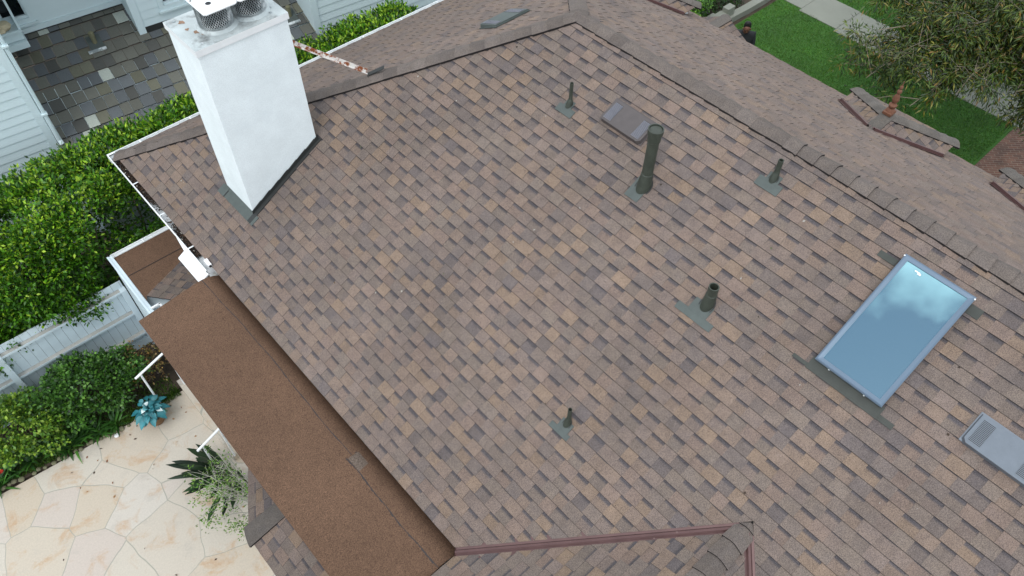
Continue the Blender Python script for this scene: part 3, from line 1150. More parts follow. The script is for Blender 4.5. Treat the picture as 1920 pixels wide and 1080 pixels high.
sky['label'] = 'blue glazed skylight in a grey metal frame'
mb = MB()
mb.obox(q(0.054, 0.054, SH - 0.022), su * (SW - .108), sv * (SL - .108), sn * 0.006)
mb.build('glass', M['glass'], sky)
mb = MB()
mb.obox(q(0.17, SL - 0.105, SH - 0.014), su * 0.055, sv * 0.012, sn * 0.003)
mb.obox(q(0.205, SL - 0.12, SH - 0.014), su * 0.035, sv * 0.018, sn * 0.004)
mb.build('latch', M['lid'], sky)
mb = MB()
def plate(mb, a0, a1, b0, b1, h=.022):
    t = [q(a0, b0, h), q(a1, b0, h), q(a1, b1, h), q(a0, b1, h)]
    mb.prism([k - sn * .018 for k in t], t)
for args in ((-0.03, SW + 0.03, -0.115, 0.03, .026), (-0.20, -0.032, -0.105, -0.065, .022), (SW + 0.032, SW + 0.19, -0.11, -0.05, .022),
             (-0.22, -0.02, SL - 0.15, SL - 0.08, .022), (SW + 0.0, SW + 0.13, SL - 0.16, SL - 0.05, .022)):
    mb = MB()
    plate(mb, *args)
    mb.build('flashing', M['leaddark'], sky)


# ---------------------------------------------------------------- hipped dormer roofs on the front slope
def dormer(yc, label, finial=False):
    ze, xe, hw = 4.215, 11.445, 0.885
    xp, zp = xe - hw, ze + hw * TAN
    xr = RX + (RZ - zp) / TAN
    xv = RX + (RZ - ze) / TAN
    mb = MB()
    L0, R0 = (xv, yc + hw, ze), (xv, yc - hw, ze)
    L1, R1 = (xe, yc + hw, ze), (xe, yc - hw, ze)
    pk, bk = (xp, yc, zp), (xr, yc, zp)
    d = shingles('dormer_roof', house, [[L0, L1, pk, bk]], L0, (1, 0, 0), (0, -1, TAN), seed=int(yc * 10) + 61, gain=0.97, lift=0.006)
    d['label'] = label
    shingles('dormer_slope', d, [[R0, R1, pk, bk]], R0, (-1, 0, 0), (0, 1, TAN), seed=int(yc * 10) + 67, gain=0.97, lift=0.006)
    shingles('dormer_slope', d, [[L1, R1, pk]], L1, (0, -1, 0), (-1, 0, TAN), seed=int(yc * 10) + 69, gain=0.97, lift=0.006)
    for c, up in ((L1, V((0, -1, TAN))), (R1, V((0, 1, TAN)))):
        hv = V(pk) - V(c)
        caps('hip_cap', d, V(c) - hv.normalized() * .02, V(pk), perp_down(hv, up), perp_down(hv, V((-1, 0, TAN))), 3, e=0.20, w=0.12, color=(98, 92, 86))
    caps('ridge_cap', d, V(pk) + V((.05, 0, 0)), V(bk) - V((.1, 0, 0)), (0, 1, -TAN), (0, -1, -TAN), 4, e=0.3, w=0.12, color=(98, 92, 86))
    mb = MB()
    for s in (1, -1):
        a = V((xv + 0.02, yc + s * hw, ze - 0.005))
        b = V((xr, yc + s * 0.04, zp - 0.01))
        dd = (b - a).normalized()
        t1 = V(UF)
        t1 = (t1 - dd * t1.dot(dd)).normalized()
        t2 = V((0, -s, TAN)).normalized()
        t2 = (t2 - dd * t2.dot(dd)).normalized()
        nz = (t1 + t2).normalized()
        prof = [t1 * .075 + nz * .022, t1 * .022 + nz * .02, t1 * .012 + nz * .062, t2 * .012 + nz * .062, t2 * .022 + nz * .02, t2 * .06 + nz * .022]
        for i in range(5):
            mb.face([a + prof[i], a + prof[i + 1], b + prof[i + 1], b + prof[i]])
        mb.face([a + k for k in prof])
    mb.build('valley_flashing', M['valley'], d)
    mb = MB()
    mb.prism([(xv, yc + hw - .12, 3.6), (xv, yc - hw + .12, 3.6), (xe - .15, yc - hw + .12, 3.6), (xe - .15, yc + hw - .12, 3.6)],
             [(xv, yc + hw - .12, ze - .02), (xv, yc - hw + .12, ze - .02), (xe - .15, yc - hw + .12, ze - .02), (xe - .15, yc + hw - .12, ze - .02)])
    mb.build('dormer_wall', M['white'], d)
    if finial:
        mb = MB()
        mb.lathe([(0.063, -0.05), (0.070, 0.05), (0.056, 0.075), (0.041, 0.09), (0.056, 0.12), (0.063, 0.15), (0.037, 0.175), (0.030, 0.19), (0.046, 0.22), (0.052, 0.26), (0.041, 0.31), (0.022, 0.345),
                  (0.021, 0.355), (0.037, 0.38), (0.033, 0.405), (0.016, 0.425), (0.015, 0.435), (0.027, 0.455), (0.022, 0.48), (0.010, 0.50), (0.004, 0.57), (0.000, 0.575)], (xp + .02, yc, zp + .03), 18)
        a, b = V((xp - .12, yc, zp + .05)), None
        mb.obox(V((xp - .08, yc - .07, zp + .035)), (0.16, 0, 0), (0, 0.14, 0), (0, 0, 0.04))
        mb.build('finial', M['terracotta'], d, smooth=True)
    return d


dormer(8.16, 'small hipped dormer roof at the top edge of the photo')
dormer(3.03, 'small hipped dormer roof carrying the terracotta finial', True)
dormer(0.43, 'small hipped dormer roof at the right edge beside the brick path')

# porch gable running out over the lawn side
mb = MB()
gx0, gx1, gyc, gz0 = 11.45, 12.02, 6.98, 3.88
gs = 0.54
pg = shingles('porch_gable', house, [[(gx0, gyc, gz0), (gx1, gyc, gz0), (gx1, gyc - 1.4, gz0 - 1.4 * gs), (gx0, gyc - 1.4, gz0 - 1.4 * gs)]],
              (gx0, gyc - 1.4, gz0 - 1.4 * gs), (-1, 0, 0), (0, 1, gs), seed=77, gain=0.92)
pg['label'] = 'small gable roof jutting out beside the person'
shingles('gable_slope', pg, [[(gx0, gyc, gz0), (gx1, gyc, gz0), (gx1, gyc + 1.4, gz0 - 1.4 * gs), (gx0, gyc + 1.4, gz0 - 1.4 * gs)]],
         (gx0, gyc + 1.4, gz0 - 1.4 * gs), (1, 0, 0), (0, -1, gs), seed=78, gain=0.97)
caps('ridge_cap', pg, (gx1 + .01, gyc, gz0), (gx0, gyc, gz0), (0, 1, -gs), (0, -1, -gs), 5, e=0.6, w=0.12, color=(98, 92, 86))
mb = MB()
mb.face([(11.9, gyc, gz0 - .04), (11.9, gyc - 1.3, gz0 - .04 - 1.3 * gs), (11.9, gyc + 1.3, gz0 - .04 - 1.3 * gs)])
mb.box((11.1, gyc - 1.1, 0), (11.88, gyc + 1.1, 3.2))
mb.build('gable_wall', M['white'], pg)
mb = MB()                                 # front fascia and soffit
mb.box((11.74, -9, 3.58), (11.78, YE, 3.70))
mb.build('fascia', M['white'], house)

# ================================================================== NEIGHBOUR
an = R(-6.5)
XN, YN, ON = V((math.cos(an), math.sin(an), 0)), V((-math.sin(an), math.cos(an), 0)), V((1.25, 13.75, 0))
P = lambda x, y, z: ON + XN * x + YN * y + V((0, 0, z))
nb = thing('house', P(3, 2, 0), 'pale lap-sided neighbouring house with a dark slate lower roof', 'house')


def siding(x0, x1, y, z0, z1, parent=nb, e=0.165, name='siding_wall', holes=()):
    """lap boards facing -y in the neighbour's frame; holes = (xa, xb, za, zb)"""
    mb = MB()
    z = z0
    while z < z1:
        t = min(z + e, z1)
        segs = [(x0, x1)]
        for xa, xb, za, zc in holes:
            if t > za + .02 and z < zc - .02:
                ns = []
                for s0, s1 in segs:
                    if xa > s0:
                        ns.append((s0, min(xa, s1)))
                    if xb < s1:
                        ns.append((max(xb, s0), s1))
                segs = ns
        for s0, s1 in segs:
            b = [P(s0, y - 0.016, z), P(s1, y - 0.016, z), P(s1, y - 0.003, t), P(s0, y - 0.003, t)]
            mb.face(b)
            mb.face([P(s0, y - 0.016, z), P(s0, y, z), P(s1, y, z), P(s1, y - 0.016, z)])
            mb.face([P(s0, y - 0.016, z), P(s0, y - .003, t), P(s0, y, z)])
            mb.face([P(s1, y - 0.016, z), P(s1, y - .003, t), P(s1, y, z)])
        z = t
    return mb.build(name, M['siding'], parent)


def pbox(mb, x0, x1, y0, y1, z0, z1, mat=0):
    q = [(x0, y0), (x1, y0), (x1, y1), (x0, y1)]
    mb.prism([P(a, b, z0) for a, b in q], [P(a, b, z1) for a, b in q], mat=mat)


def window(x0, x1, y, z0, z1, trim=0.09):
    mb = MB()
    pbox(mb, x0 - trim, x0, y - .04, y + .02, z0 - trim, z1 + trim)
    pbox(mb, x1, x1 + trim, y - .04, y + .02, z0 - trim, z1 + trim)
    pbox(mb, x0, x1, y - .04, y + .02, z0 - trim, z0)
    pbox(mb, x0, x1, y - .04, y + .02, z1, z1 + trim)
    pbox(mb, x0 - trim - .03, x1 + trim + .03, y - .075, y - .04, z0 - trim - .04, z0 - trim)
    o = mb.build('window', M['siding'], nb)
    mb = MB()
    pbox(mb, x0, x1, y + .045, y + .05, z0, z1)
    mb.build('pane', M['window'], o)
    mb = MB()
    pbox(mb, x0, x0 + .03, y, y + .045, z0, z1)
    pbox(mb, x1 - .03, x1, y, y + .045, z0, z1)
    pbox(mb, x0 + .03, x1 - .03, y, y + .045, z0, z0 + .05)
    pbox(mb, x0 + .03, x1 - .03, y, y + .045, z0 + (z1 - z0) * .5, z0 + (z1 - z0) * .5 + .04)
    mb.build('sash', M['siding'], o)


siding(-5, -0.13, 0.0, 0.2, 6.6)                                     # nearest wall, far left
siding(0.0, 2.28, 2.15, 3.60, 6.6, holes=((0.16, 0.64, 3.78, 5.2),))   # recessed wall above the slates
siding(2.42, 5.5, 1.45, 3.28, 6.6, holes=((2.86, 3.36, 3.56, 4.9),))
siding(5.60, 12, 0.30, 0.2, 6.6)
window(0.18, 0.62, 2.15, 3.80, 5.1)
window(2.90, 3.32, 1.45, 3.60, 4.8)
mb = MB()
pbox(mb, -0.13, 0.0, -0.03, 2.2, 0.2, 6.6)
pbox(mb, 2.28, 2.42, 1.42, 2.2, 2.9, 6.6)
pbox(mb, 5.46, 5.60, 0.27, 1.5, 0.2, 6.6)
pbox(mb, 0.0, 2.28, 2.11, 2.15, 3.52, 3.62)
mb.build('corner_board', M['siding'], nb)
mb = MB()
pbox(mb, 0.0, 2.28, 2.12, 2.16, 3.38, 3.52)
pbox(mb, 2.42, 5.46, 1.42, 1.46, 3.06, 3.29)
for x in (0.25, 0.95, 1.55):
    pbox(mb, x, x + .02, 2.105, 2.12, 3.45, 3.47, mat=1)
mb.build('flashing', [M['darkmetal'], M['galv']], nb)
sz = lambda y: 2.35 + 0.45 * (y + 0.35)
sl = shingles('slate_roof', nb, [[P(0.0, -0.45, sz(-0.45)), P(5.46, -0.45, sz(-.45)), P(5.46, 2.2, sz(2.2)), P(0.0, 2.2, sz(2.2))]],
              P(0, -0.45, sz(-.45)), XN, YN + V((0, 0, 0.45)), seed=5, e=0.272, slate=True, mat=M['slate'])
sl['label'] = 'dark slate lower roof with odd pale slates'
mb = MB()
pbox(mb, -0.02, 5.5, -0.40, 2.2, 0.1, 2.20)
mb.build('lower_wall', M['siding'], nb)
mb = MB()
mb.tube([P(0.05, -0.05, 6.6), P(0.05, -0.05, 2.62), P(0.06, -0.10, 2.54)], 0.042, 8)
for z in (3.2, 4.6):
    pbox(mb, 0.0, 0.1, -0.1, 0.0, z, z + .03)
mb.build('downspout', M['siding'], nb)
for x, y in ((1.46, 1.55), (5.15, 0.78)):
    b = P(x, y, sz(y))
    mb = MB()
    mb.lathe([(0.045, -.05), (0.045, 0.16), (0.052, 0.165), (0.052, 0.26), (0.03, 0.28), (0, 0.28)], b, 16)
    o = mb.build('vent_pipe', M['stone'], nb, smooth=True)
    mb = MB()
    mb.obox(b + XN * -.13 + YN * -.16 + V((0, 0, -.03)), XN * .26, (YN + V((0, 0, .45))) * .30, V((0, 0, .012)))
    mb.obox(b + XN * -.2 + YN * -.20 + V((0, 0, -.045)), XN * .34, (YN + V((0, 0, .45))) * .045, V((0, 0, .025)), mat=1)
    mb.build('flashing', [M['lead'], M['galv']], o)
# garden window box at the far left
mb = MB()
pbox(mb, 0.36, 0.40, 1.45, 2.1, 3.96, 4.00)
pbox(mb, -0.5, 0.40, 1.41, 1.45, 3.96, 4.00)
pbox(mb, 0.36, 0.40, 1.45, 1.49, 4.0, 4.9)
pbox(mb, -0.5, 0.38, 1.45, 2.1, 3.80, 3.94)
pbox(mb, -0.5, 0.40, 1.38, 2.1, 3.66, 3.78)
pbox(mb, 0.02, 0.38, 1.75, 1.77, 3.96, 3.98)
gw = mb.build('garden_window', M['siding'], nb)
mb = MB()
mb.lathe([(0, 0), (0.10, 0.01), (0.13, 0.06), (0.10, 0.12), (0, 0.14)], P(0.16, 1.68, 3.95), 12)
mb.lathe([(0, 0), (0.07, 0.01), (0.09, 0.04), (0.06, 0.08), (0, 0.09)], P(0.08, 1.56, 3.95), 12)
mb.build('cushion', M['beige'], gw, smooth=True)
mb = MB()
pbox(mb, -3, 8, 0.3, 6, 6.6, 6.75)
mb.build('upper_roof', M['darkmetal'], nb)

# ================================================================== GROUND AND PAVING
def sheet(name, pts, z, mat):
    mb = MB()
    mb.face([(x, y, z) for x, y in pts])
    return struct(name, mb, mat)


sheet('ground', [(-300, -300), (300, -300), (300, 300), (-300, 300)], -0.03, M['soil'])
sheet('patio', [(-9, -6), (2.0, -6), (2.0, 9.28), (-0.4, 9.28), (-9, 9.95)], 0.0, M['patio'])
sheet('lawn', [(11.1, -8), (19.12, -8), (19.25, 6), (19.62, 9.8), (16.2, 9.85), (11.1, 9.6)], 0.0, M['lawn'])
sheet('lawn', [(20.62, -8), (26, -8), (26, 14), (20.72, 14), (20.55, 7)], -0.005, M['lawn'])
mb = MB()
y = -8.0
rs = random.Random(2)
while y < 16:
    y1 = y + 1.22
    gcol = rs.uniform(.9, 1.1)
    mb.box((19.13 + max(0, y - 5.5) * .11, y + .006, -.05), (20.56 + max(0, y - 5.5) * .03, y1 - .006, 0.015 + rs.uniform(0, .004)))
    y = y1
struct('sidewalk', mb, M['concrete'])
sheet('brick_path', [(11.1, 1.66), (19.12, 1.66), (19.12, 2.60), (11.1, 2.60)], 0.006, M['brick'])
# grass blades over the lawns
rng = np.random.default_rng(7)


def blades(name, n, xr, yr, h, w, cols, keep, z=0.0):
    x = rng.uniform(*xr, n); y = rng.uniform(*yr, n)
    k = keep(x, y)
    x, y = x[k], y[k]
    n = len(x)
    a = rng.uniform(0, 6.28, n)
    hh = h * rng.uniform(.5, 1.3, n)
    ln = rng.uniform(-.9, .9, (n, 2)) * hh[:, None]
    dx, dy = np.cos(a) * w, np.sin(a) * w
    v = np.empty((n, 3, 3))
    v[:, 0] = np.stack([x - dx, y - dy, np.full(n, z)], 1)
    v[:, 1] = np.stack([x + dx, y + dy, np.full(n, z)], 1)
    v[:, 2] = np.stack([x + ln[:, 0], y + ln[:, 1], z + hh], 1)
    ci = rng.integers(0, len(cols), n)
    patch = 1 + .25 * np.sin(x * 1.3 + np.sin(y * 2.1) * 1.5) * np.sin(y * 1.7 + x * .6)
    c = np.array(cols)[ci] * (rng.uniform(.7, 1.3, n) * patch)[:, None]
    return tri_mesh(name, v.reshape(-1, 3), np.arange(n * 3).reshape(-1, 3), np.repeat(c, 3, 0), M['leaf'])


def tri_mesh(name, v, f, c, mat, parent=None):
    off = worldloc(parent)
    v = np.asarray(v, np.float32) - np.array(off, np.float32)
    f = np.asarray(f, np.int32)
    me = bpy.data.meshes.new(name)
    me.vertices.add(len(v))
    me.vertices.foreach_set('co', v.ravel())
    me.loops.add(f.size)
    me.loops.foreach_set('vertex_index', f.ravel())
    me.polygons.add(len(f))
    me.polygons.foreach_set('loop_start', np.arange(0, f.size, 3, dtype=np.int32))
    me.update(calc_edges=True)
    at = me.color_attributes.new('Col', 'FLOAT_COLOR', 'POINT')
    cc = np.ones((len(v), 4), np.float32)
    cc[:, :3] = c
    at.data.foreach_set('color', cc.ravel())
    me.materials.append(mat)
    o = bpy.data.objects.new(name, me)
    COL.objects.link(o)
    o.parent = parent
    return o


GRASS = [lin(54, 100, 18), lin(66, 112, 24), lin(42, 84, 16), lin(86, 116, 34)]
tag(blades('grass', 150000, (13.5, 19.6), (-2, 9.8), .035, .006, GRASS, lambda x, y: (x < 19.1 + np.maximum(0, y - 5.8) * .12) & ((y > 2.66) | (y < 1.6)) & (y < 9.8)), kind='stuff')
tag(blades('grass', 60000, (20.6, 25), (1, 12), .05, .008, GRASS, lambda x, y: x > 20.62), kind='stuff')

# low white garden wall across the front lawn
mb = MB()
pth = [(15.7, 10.25), (16.4, 10.08), (17.3, 9.98), (18.2, 9.93), (19.0, 9.92), (19.5, 9.95)]
for i in range(len(pth) - 1):
    (x0, y0), (x1, y1) = pth[i], pth[i + 1]
    mb.prism([(x0, y0, -.02), (x1, y1, -.02), (x1, y1 + .22, -.02), (x0, y0 + .22, -.02)],
             [(x0, y0, .16), (x1, y1, .16), (x1, y1 + .22, .16), (x0, y0 + .22, .16)])
mb.box((16.5, 10.1, .16), (16.95, 10.3, .36))
mb.box((16.95, 10.08, .16), (17.3, 10.28, .30))
mb.box((17.3, 10.05, .16), (17.6, 10.25, .42))
tag(mb.build('garden_wall', M['concrete']), 'low pale garden wall between the clipped bush and the front lawn', 'wall')

# steps up to the porch
mb = MB()
mb.box((0.56, 7.42, 0.004), (0.80, 9.42, 0.15))
mb.box((0.80, 7.42, 0.004), (2.0, 9.46, 0.30))
struct('steps', mb, M['patio'])

# handrails
def handrail(name, y, label, x0=0.03, x1=0.66, zr=(0.98, 1.20)):
    t = thing(name, (0.4, y, 0.15), label, 'handrail', 'white pipe handrails of the porch steps')
    mb = MB()
    mb.tube([(x0, y, zr[0]), (x1, y + .0, zr[1]), (x1 + .5, y, zr[1] + .17)], 0.021, 10)
    mb.build('top_rail', M['white'], t, smooth=True)
    for xx, zb_ in ((x0 + .10, 0.0), (x1 - .02, 0.15)):
        mb = MB()
        zt = zr[0] + (zr[1] - zr[0]) * (xx - x0) / (x1 - x0)
        mb.tube([(xx, y, zb_), (xx, y, zt)], 0.018, 10)
        mb.build('post', M['white'], t, smooth=True)
    return t


handrail('handrail', 9.27, 'white pipe handrail behind the teal potted plant')
handrail('handrail', 7.42, 'white pipe handrail behind the spiky dark-leaved plant', 0.16, 0.62, (0.90, 1.10))

# ================================================================== FENCE
fc = thing('fence', (-1.5, 10.65, 0), 'white board fence with peeling rails below the tall hedge', 'fence')
FY = 10.66
mb = MB()
x = -5.0
rf = random.Random(6)
while x < 0.715:
    x1 = min(x + 0.142, 0.715)
    mb.box((x + .002, FY + .001 * rf.random(), 0.02), (x1 - .002, FY + .018, 1.75 + rf.uniform(-.004, .004)))
    x = x1
mb.box((-5, FY + .019, .02), (.71, FY + .022, 1.7), mat=1)
mb.build('board_panel', [M['fencewhite'], M['slit']], fc)
for z in (1.595, 0.985, 0.40):
    mb = MB()
    for xa, xb in ((-5, -1.50), (-1.40, 0.70)):
        mb.box((xa, FY - .085, z - .045), (xb, FY - .001, z))
        mb.face([(xa, FY - .080, z + .002), (xb, FY - .080, z + .002), (xb, FY - .003, z + .002), (xa, FY - .003, z + .002)], mat=1)
    mb.build('rail', [M['fencewhite'], M['weathered']], fc)
mb = MB()
mb.box((-5, FY - .03, 0.02), (.70, FY - .001, 0.20))
mb.build('kickboard', M['fencewhite'], fc)
for xx in (-1.50, 0.62):
    mb = MB()
    mb.box((xx, FY - .11, 0), (xx + .10, FY - .001, 1.60))
    mb.build('post', M['fencewhite'], fc)


# ================================================================== FOLIAGE
def leaves(name, centers, normals, per, size, width, cols, parent=None, spread=0.10, cw=None, droop=0.0, outw=0.9, mat='leaf', seed=1, fold=0.25, clumpcol=0.18):
    """rosettes of small folded leaves round each centre"""
    rg = np.random.default_rng(seed)
    K = len(centers)
    n = K * per
    ci = np.repeat(np.arange(K), per)
    d = rg.normal(size=(n, 3)) + normals[ci] * outw
    d[:, 2] -= droop
    d /= np.linalg.norm(d, axis=1)[:, None]
    base = centers[ci] + d * (rg.random(n) ** .6 * spread)[:, None] + rg.normal(size=(n, 3)) * spread * .25
    L = size * rg.uniform(.65, 1.25, n)
    ref = rg.normal(size=(n, 3)) * .5 + np.array([0, 0, 1.0])
    s = np.cross(d, ref)
    s /= np.linalg.norm(s, axis=1)[:, None] + 1e-9
    nn = np.cross(s, d)
    W = (width * L / size)[:, None]
    tip = base + d * L[:, None] - np.array([0, 0, 1.0]) * (L * .25 * droop)[:, None]
    mid = base + d * (L * .45)[:, None]
    l = mid + s * W + nn * W * fold
    r = mid - s * W + nn * W * fold
    v = np.stack([base, l, tip, r], 1).reshape(-1, 3)
    i = np.arange(n)[:, None] * 4
    f = np.concatenate([i + [0, 1, 2], i + [0, 2, 3]], 0)
    cols = np.array(cols)
    if cw is None:
        cw = np.ones((K, len(cols))) / len(cols)
    cum = np.cumsum(cw, 1)
    cum /= cum[:, -1:]
    pick = (rg.random(n)[:, None] > cum[ci]).sum(1).clip(0, len(cols) - 1)
    clump = rg.uniform(1 - clumpcol, 1 + clumpcol, K)
    c = cols[pick] * (rg.uniform(.75, 1.25, n) * clump[ci])[:, None]
    return tri_mesh(name, v, f, np.repeat(c, 4, 0), M[mat], parent)


def hedge_surface(n, x0, x1, y0, y1, z0, z1, seed, rough=.22):
    """centres and outward normals on a lumpy rounded hedge"""
    rg = np.random.default_rng(seed)
    x = rg.uniform(x0, x1, n)
    t = rg.uniform(-.35, math.pi + .35, n)
    cy, cz = (y0 + y1) / 2, z0 + (z1 - z0) * .45
    ry, rz = (y1 - y0) / 2, (z1 - cz)
    c, s = np.cos(t), np.sin(t)
    e = 0.55
    yy = np.sign(c) * np.abs(c) ** e
    zz = np.sign(s) * np.abs(s) ** e
    wob = 1 + rough * (.5 * np.sin(x * 2.3 + 1.1) * np.sin(t * 3 + x) + .35 * np.sin(x * 5.1 + t * 4) + rg.normal(size=n) * .35)
    wob = np.minimum(wob, 1.1)
    inner = rg.random(n) ** .35
    dep = .72 + .28 * inner
    p = np.stack([x, cy + yy * ry * wob * dep, cz + zz * rz * wob * dep], 1)
    nrm = np.stack([rg.normal(size=n) * .2, yy, zz + .35], 1)
    nrm /= np.linalg.norm(nrm, axis=1)[:, None]
    return p, nrm


HG = [lin(64, 112, 22), lin(86, 138, 28), lin(46, 86, 20), lin(140, 178, 42), lin(164, 194, 58), lin(32, 62, 18)]
hd = thing('hedge', (2.0, 11.9, 0), 'tall glossy green hedge between the fence, the roof and the neighbouring house', 'hedge')
p, nr = hedge_surface(9800, -4.2, 8.55, 10.95, 12.95, 0.9, 3.02, 3)
k = ~((p[:, 0] > 0.6) & (p[:, 0] < 2.0) & (p[:, 1] < 11.45) & (p[:, 2] < 1.9))
k &= ~((p[:, 0] > 0.72) & (p[:, 1] < 11.35) & (p[:, 2] > 2.2))
k &= ~((p[:, 0] > -1.0) & (p[:, 0] < 2.0) & (p[:, 2] < 1.35))
p, nr = p[k], nr[k]
rg = np.random.default_rng(77)
m_ = 1900
px_ = rg.uniform(-4.2, 0.35, m_)
pz_ = rg.uniform(1.15, 2.75, m_)
py_ = 11.0 - .20 * np.sin((pz_ - 1.1) * 1.9) + .14 * np.sin(px_ * 3.1 + pz_ * 2.7) + rg.normal(size=m_) * .08 + np.clip(px_, 0, 1) * .25
p = np.concatenate([p, np.stack([px_, py_, pz_], 1)])
nr = np.concatenate([nr, np.tile([[0, -.75, .6]], (m_, 1))])
q_ = 420
p = np.concatenate([p, np.stack([rg.uniform(.5, 3.2, q_), rg.uniform(11.45, 12.6, q_), rg.uniform(.1, 1.9, q_)], 1)])
nr = np.concatenate([nr, np.tile([[0, -.5, .8]], (q_, 1))])
w = np.tile(np.array([[.32, .26, .20, .055, .015, .16]]), (len(p), 1))
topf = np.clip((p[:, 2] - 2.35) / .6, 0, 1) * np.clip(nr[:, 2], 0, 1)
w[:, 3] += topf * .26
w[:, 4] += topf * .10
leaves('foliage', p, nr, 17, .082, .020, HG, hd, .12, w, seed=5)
mb = MB()
rs = random.Random(12)
for i in range(26):
    x = -4 + i * .48 + rs.uniform(-.1, .1)
    y = 11.9 + rs.uniform(-.25, .25)
    pth = [V((x, y, -.03))]
    for k in range(5):
        pth.append(pth[-1] + V((rs.uniform(-.18, .18), rs.uniform(-.15, .15), .48)))
    mb.tube(pth, [.035, .03, .026, .02, .015, .01], 6)
    for k in (1, 2, 3):
        b = [pth[k]]
        dd = V((rs.uniform(-1, 1), rs.uniform(-1, .6), rs.uniform(.0, .7))).normalized()
        for j in range(3):
            b.append(b[-1] + dd * .26 + V((rs.uniform(-.05, .05), rs.uniform(-.05, .05), .05)))
        mb.tube(b, [.018, .014, .01, .006], 5)
mb.build('branch', M['bark'], hd, smooth=True)


def bush(name, c, r, n, per, size, width, cols, label, cat, seed, group=None, cw=None, spread=.07, outw=.8, stems=True, lump=.25):
    t = thing(name, (c[0], c[1], 0), label, cat, group)
    rg = np.random.default_rng(seed)
    d = rg.normal(size=(n, 3))
    d[:, 2] = np.abs(d[:, 2]) - .25
    d /= np.linalg.norm(d, axis=1)[:, None]
    lob = 1 + lump * (np.sin(d[:, 0] * 5 + seed) * np.sin(d[:, 1] * 5 + seed * 2) + .5 * np.sin(d[:, 2] * 9 + d[:, 0] * 7)) + rg.normal(size=n) * .06
    rad = (.62 + .38 * rg.random(n) ** .5) * lob
    p = np.array(c) + d * np.array(r) * rad[:, None]
    k = p[:, 2] > .04
    w = None if cw is None else np.tile(np.array([cw]), (k.sum(), 1))
    leaves('foliage', p[k], d[k], per, size, width, cols, t, spread, w, outw=outw, seed=seed + 1)
    if stems:
        mb = MB()
        rs = random.Random(seed)
        for i in range(9):
            e = V(c) + V((rs.uniform(-.7, .7) * r[0], rs.uniform(-.7, .7) * r[1], rs.uniform(.1, .7) * r[2]))
            b = V((c[0] + rs.uniform(-.08, .08), c[1] + rs.uniform(-.08, .08), -.02))
            mb.tube([b, b.lerp(e, .5) + V((0, 0, .06)), e], [.014, .010, .004], 5)
        mb.build('stem', M['bark'], t, smooth=True)
    return t


sheet('planting_bed', [(-9, 9.9), (-2.6, 9.50), (-0.45, 9.27), (0.56, 9.36), (0.74, 9.5), (0.74, 10.66), (-9, 10.66)], 0.012, M['soil'])
BG = [lin(58, 98, 34), lin(78, 124, 44), lin(42, 74, 30), lin(104, 148, 58), lin(34, 58, 26)]
bush('shrub', (-0.66, 9.93, .55), (.88, .52, .60), 900, 11, .066, .022, BG, 'rounded green shrub against the white fence', 'shrub', 21, cw=[.3, .3, .2, .12, .1])
bush('shrub', (-1.80, 10.02, .46), (.70, .52, .52), 620, 11, .064, .021, [lin(84, 124, 36), lin(112, 150, 44), lin(58, 92, 32), lin(140, 168, 60)],
     'yellower green shrub at the left edge by the fence post', 'shrub', 25)
bush('shrub', (0.20, 9.92, .36), (.42, .34, .42), 170, 8, .050, .015, [lin(120, 96, 52), lin(150, 120, 66), lin(96, 74, 44), lin(112, 108, 50), lin(66, 50, 34)],
     'dry yellow-brown shrub beside the handrail', 'shrub', 27, lump=.4)
bush('bush', (16.1, 10.95, .35), (1.25, .75, .62), 900, 10, .085, .026, [lin(66, 110, 30), lin(92, 142, 40), lin(44, 80, 24), lin(120, 166, 56), lin(30, 54, 20)],
     'clipped green bush behind the low garden wall', 'bush', 29, spread=.09)
bush('bush', (17.9, 10.75, .22), (.7, .40, .36), 260, 10, .07, .02, [lin(40, 66, 26), lin(54, 86, 32), lin(28, 48, 20)],
     'dark low bush farther along the garden wall', 'bush', 31, spread=.08)


def strap_plant(name, c, n, L, w, cols, label, cat, seed, group=None, stems=0, el=(0.35, 1.15), az=None, paddle=False):
    """fan of long arching leaves, each a folded strip"""
    rg = np.random.default_rng(seed)
    vs, fs, cs = [], [], []
    for i in range(n):
        a = rg.uniform(*(az or (0, 6.283)))
        e0 = rg.uniform(*el)
        ll = L * rg.uniform(.65, 1.15)
        ww = w * rg.uniform(.8, 1.2)
        pos = np.array(c, float) + np.array([rg.normal() * .03, rg.normal() * .03, 0])
        dirn = np.array([math.cos(a) * math.cos(e0), math.sin(a) * math.cos(e0), math.sin(e0)])
        side = np.array([-math.sin(a), math.cos(a), 0])
        col = np.array(cols[rg.integers(len(cols))]) * rg.uniform(.75, 1.25)
        st = len(vs)
        m = 8
        bend = rg.uniform(.5, 1.3)
        for k in range(m + 1):
            t = k / m
            if paddle:
                wd = ww * (.12 if t < .42 else max(.04, math.sin(math.pi * min(1, (t - .40) / .60)) ** .7))
            else:
                wd = ww * max(.03, (1 - t ** 2.5)) * (.6 + .4 * min(1, t * 4))
            up = np.cross(side, dirn)
            vs += [pos + side * wd - up * wd * .35 * -1, pos, pos - side * wd + up * wd * .35]
            cs += [col, col * 1.12, col]
            dirn = dirn + np.array([0, 0, -1.0]) * (bend * (.16 if not paddle else .09) * (t + .2))
            dirn /= np.linalg.norm(dirn)
            pos = pos + dirn * ll / m
        for k in range(m):
            b = st + k * 3
            for q in (0, 1):
                fs += [[b + q, b + q + 1, b + q + 4], [b + q, b + q + 4, b + q + 3]]
    o = tri_mesh(name, np.array(vs), np.array(fs), np.array(cs), M['leaf'])
    # move the origin to the base of the plant
    off = V(c)
    o.data.transform(Matrix.Translation(-off))
    o.location = off
    return tag(o, label, cat, group)


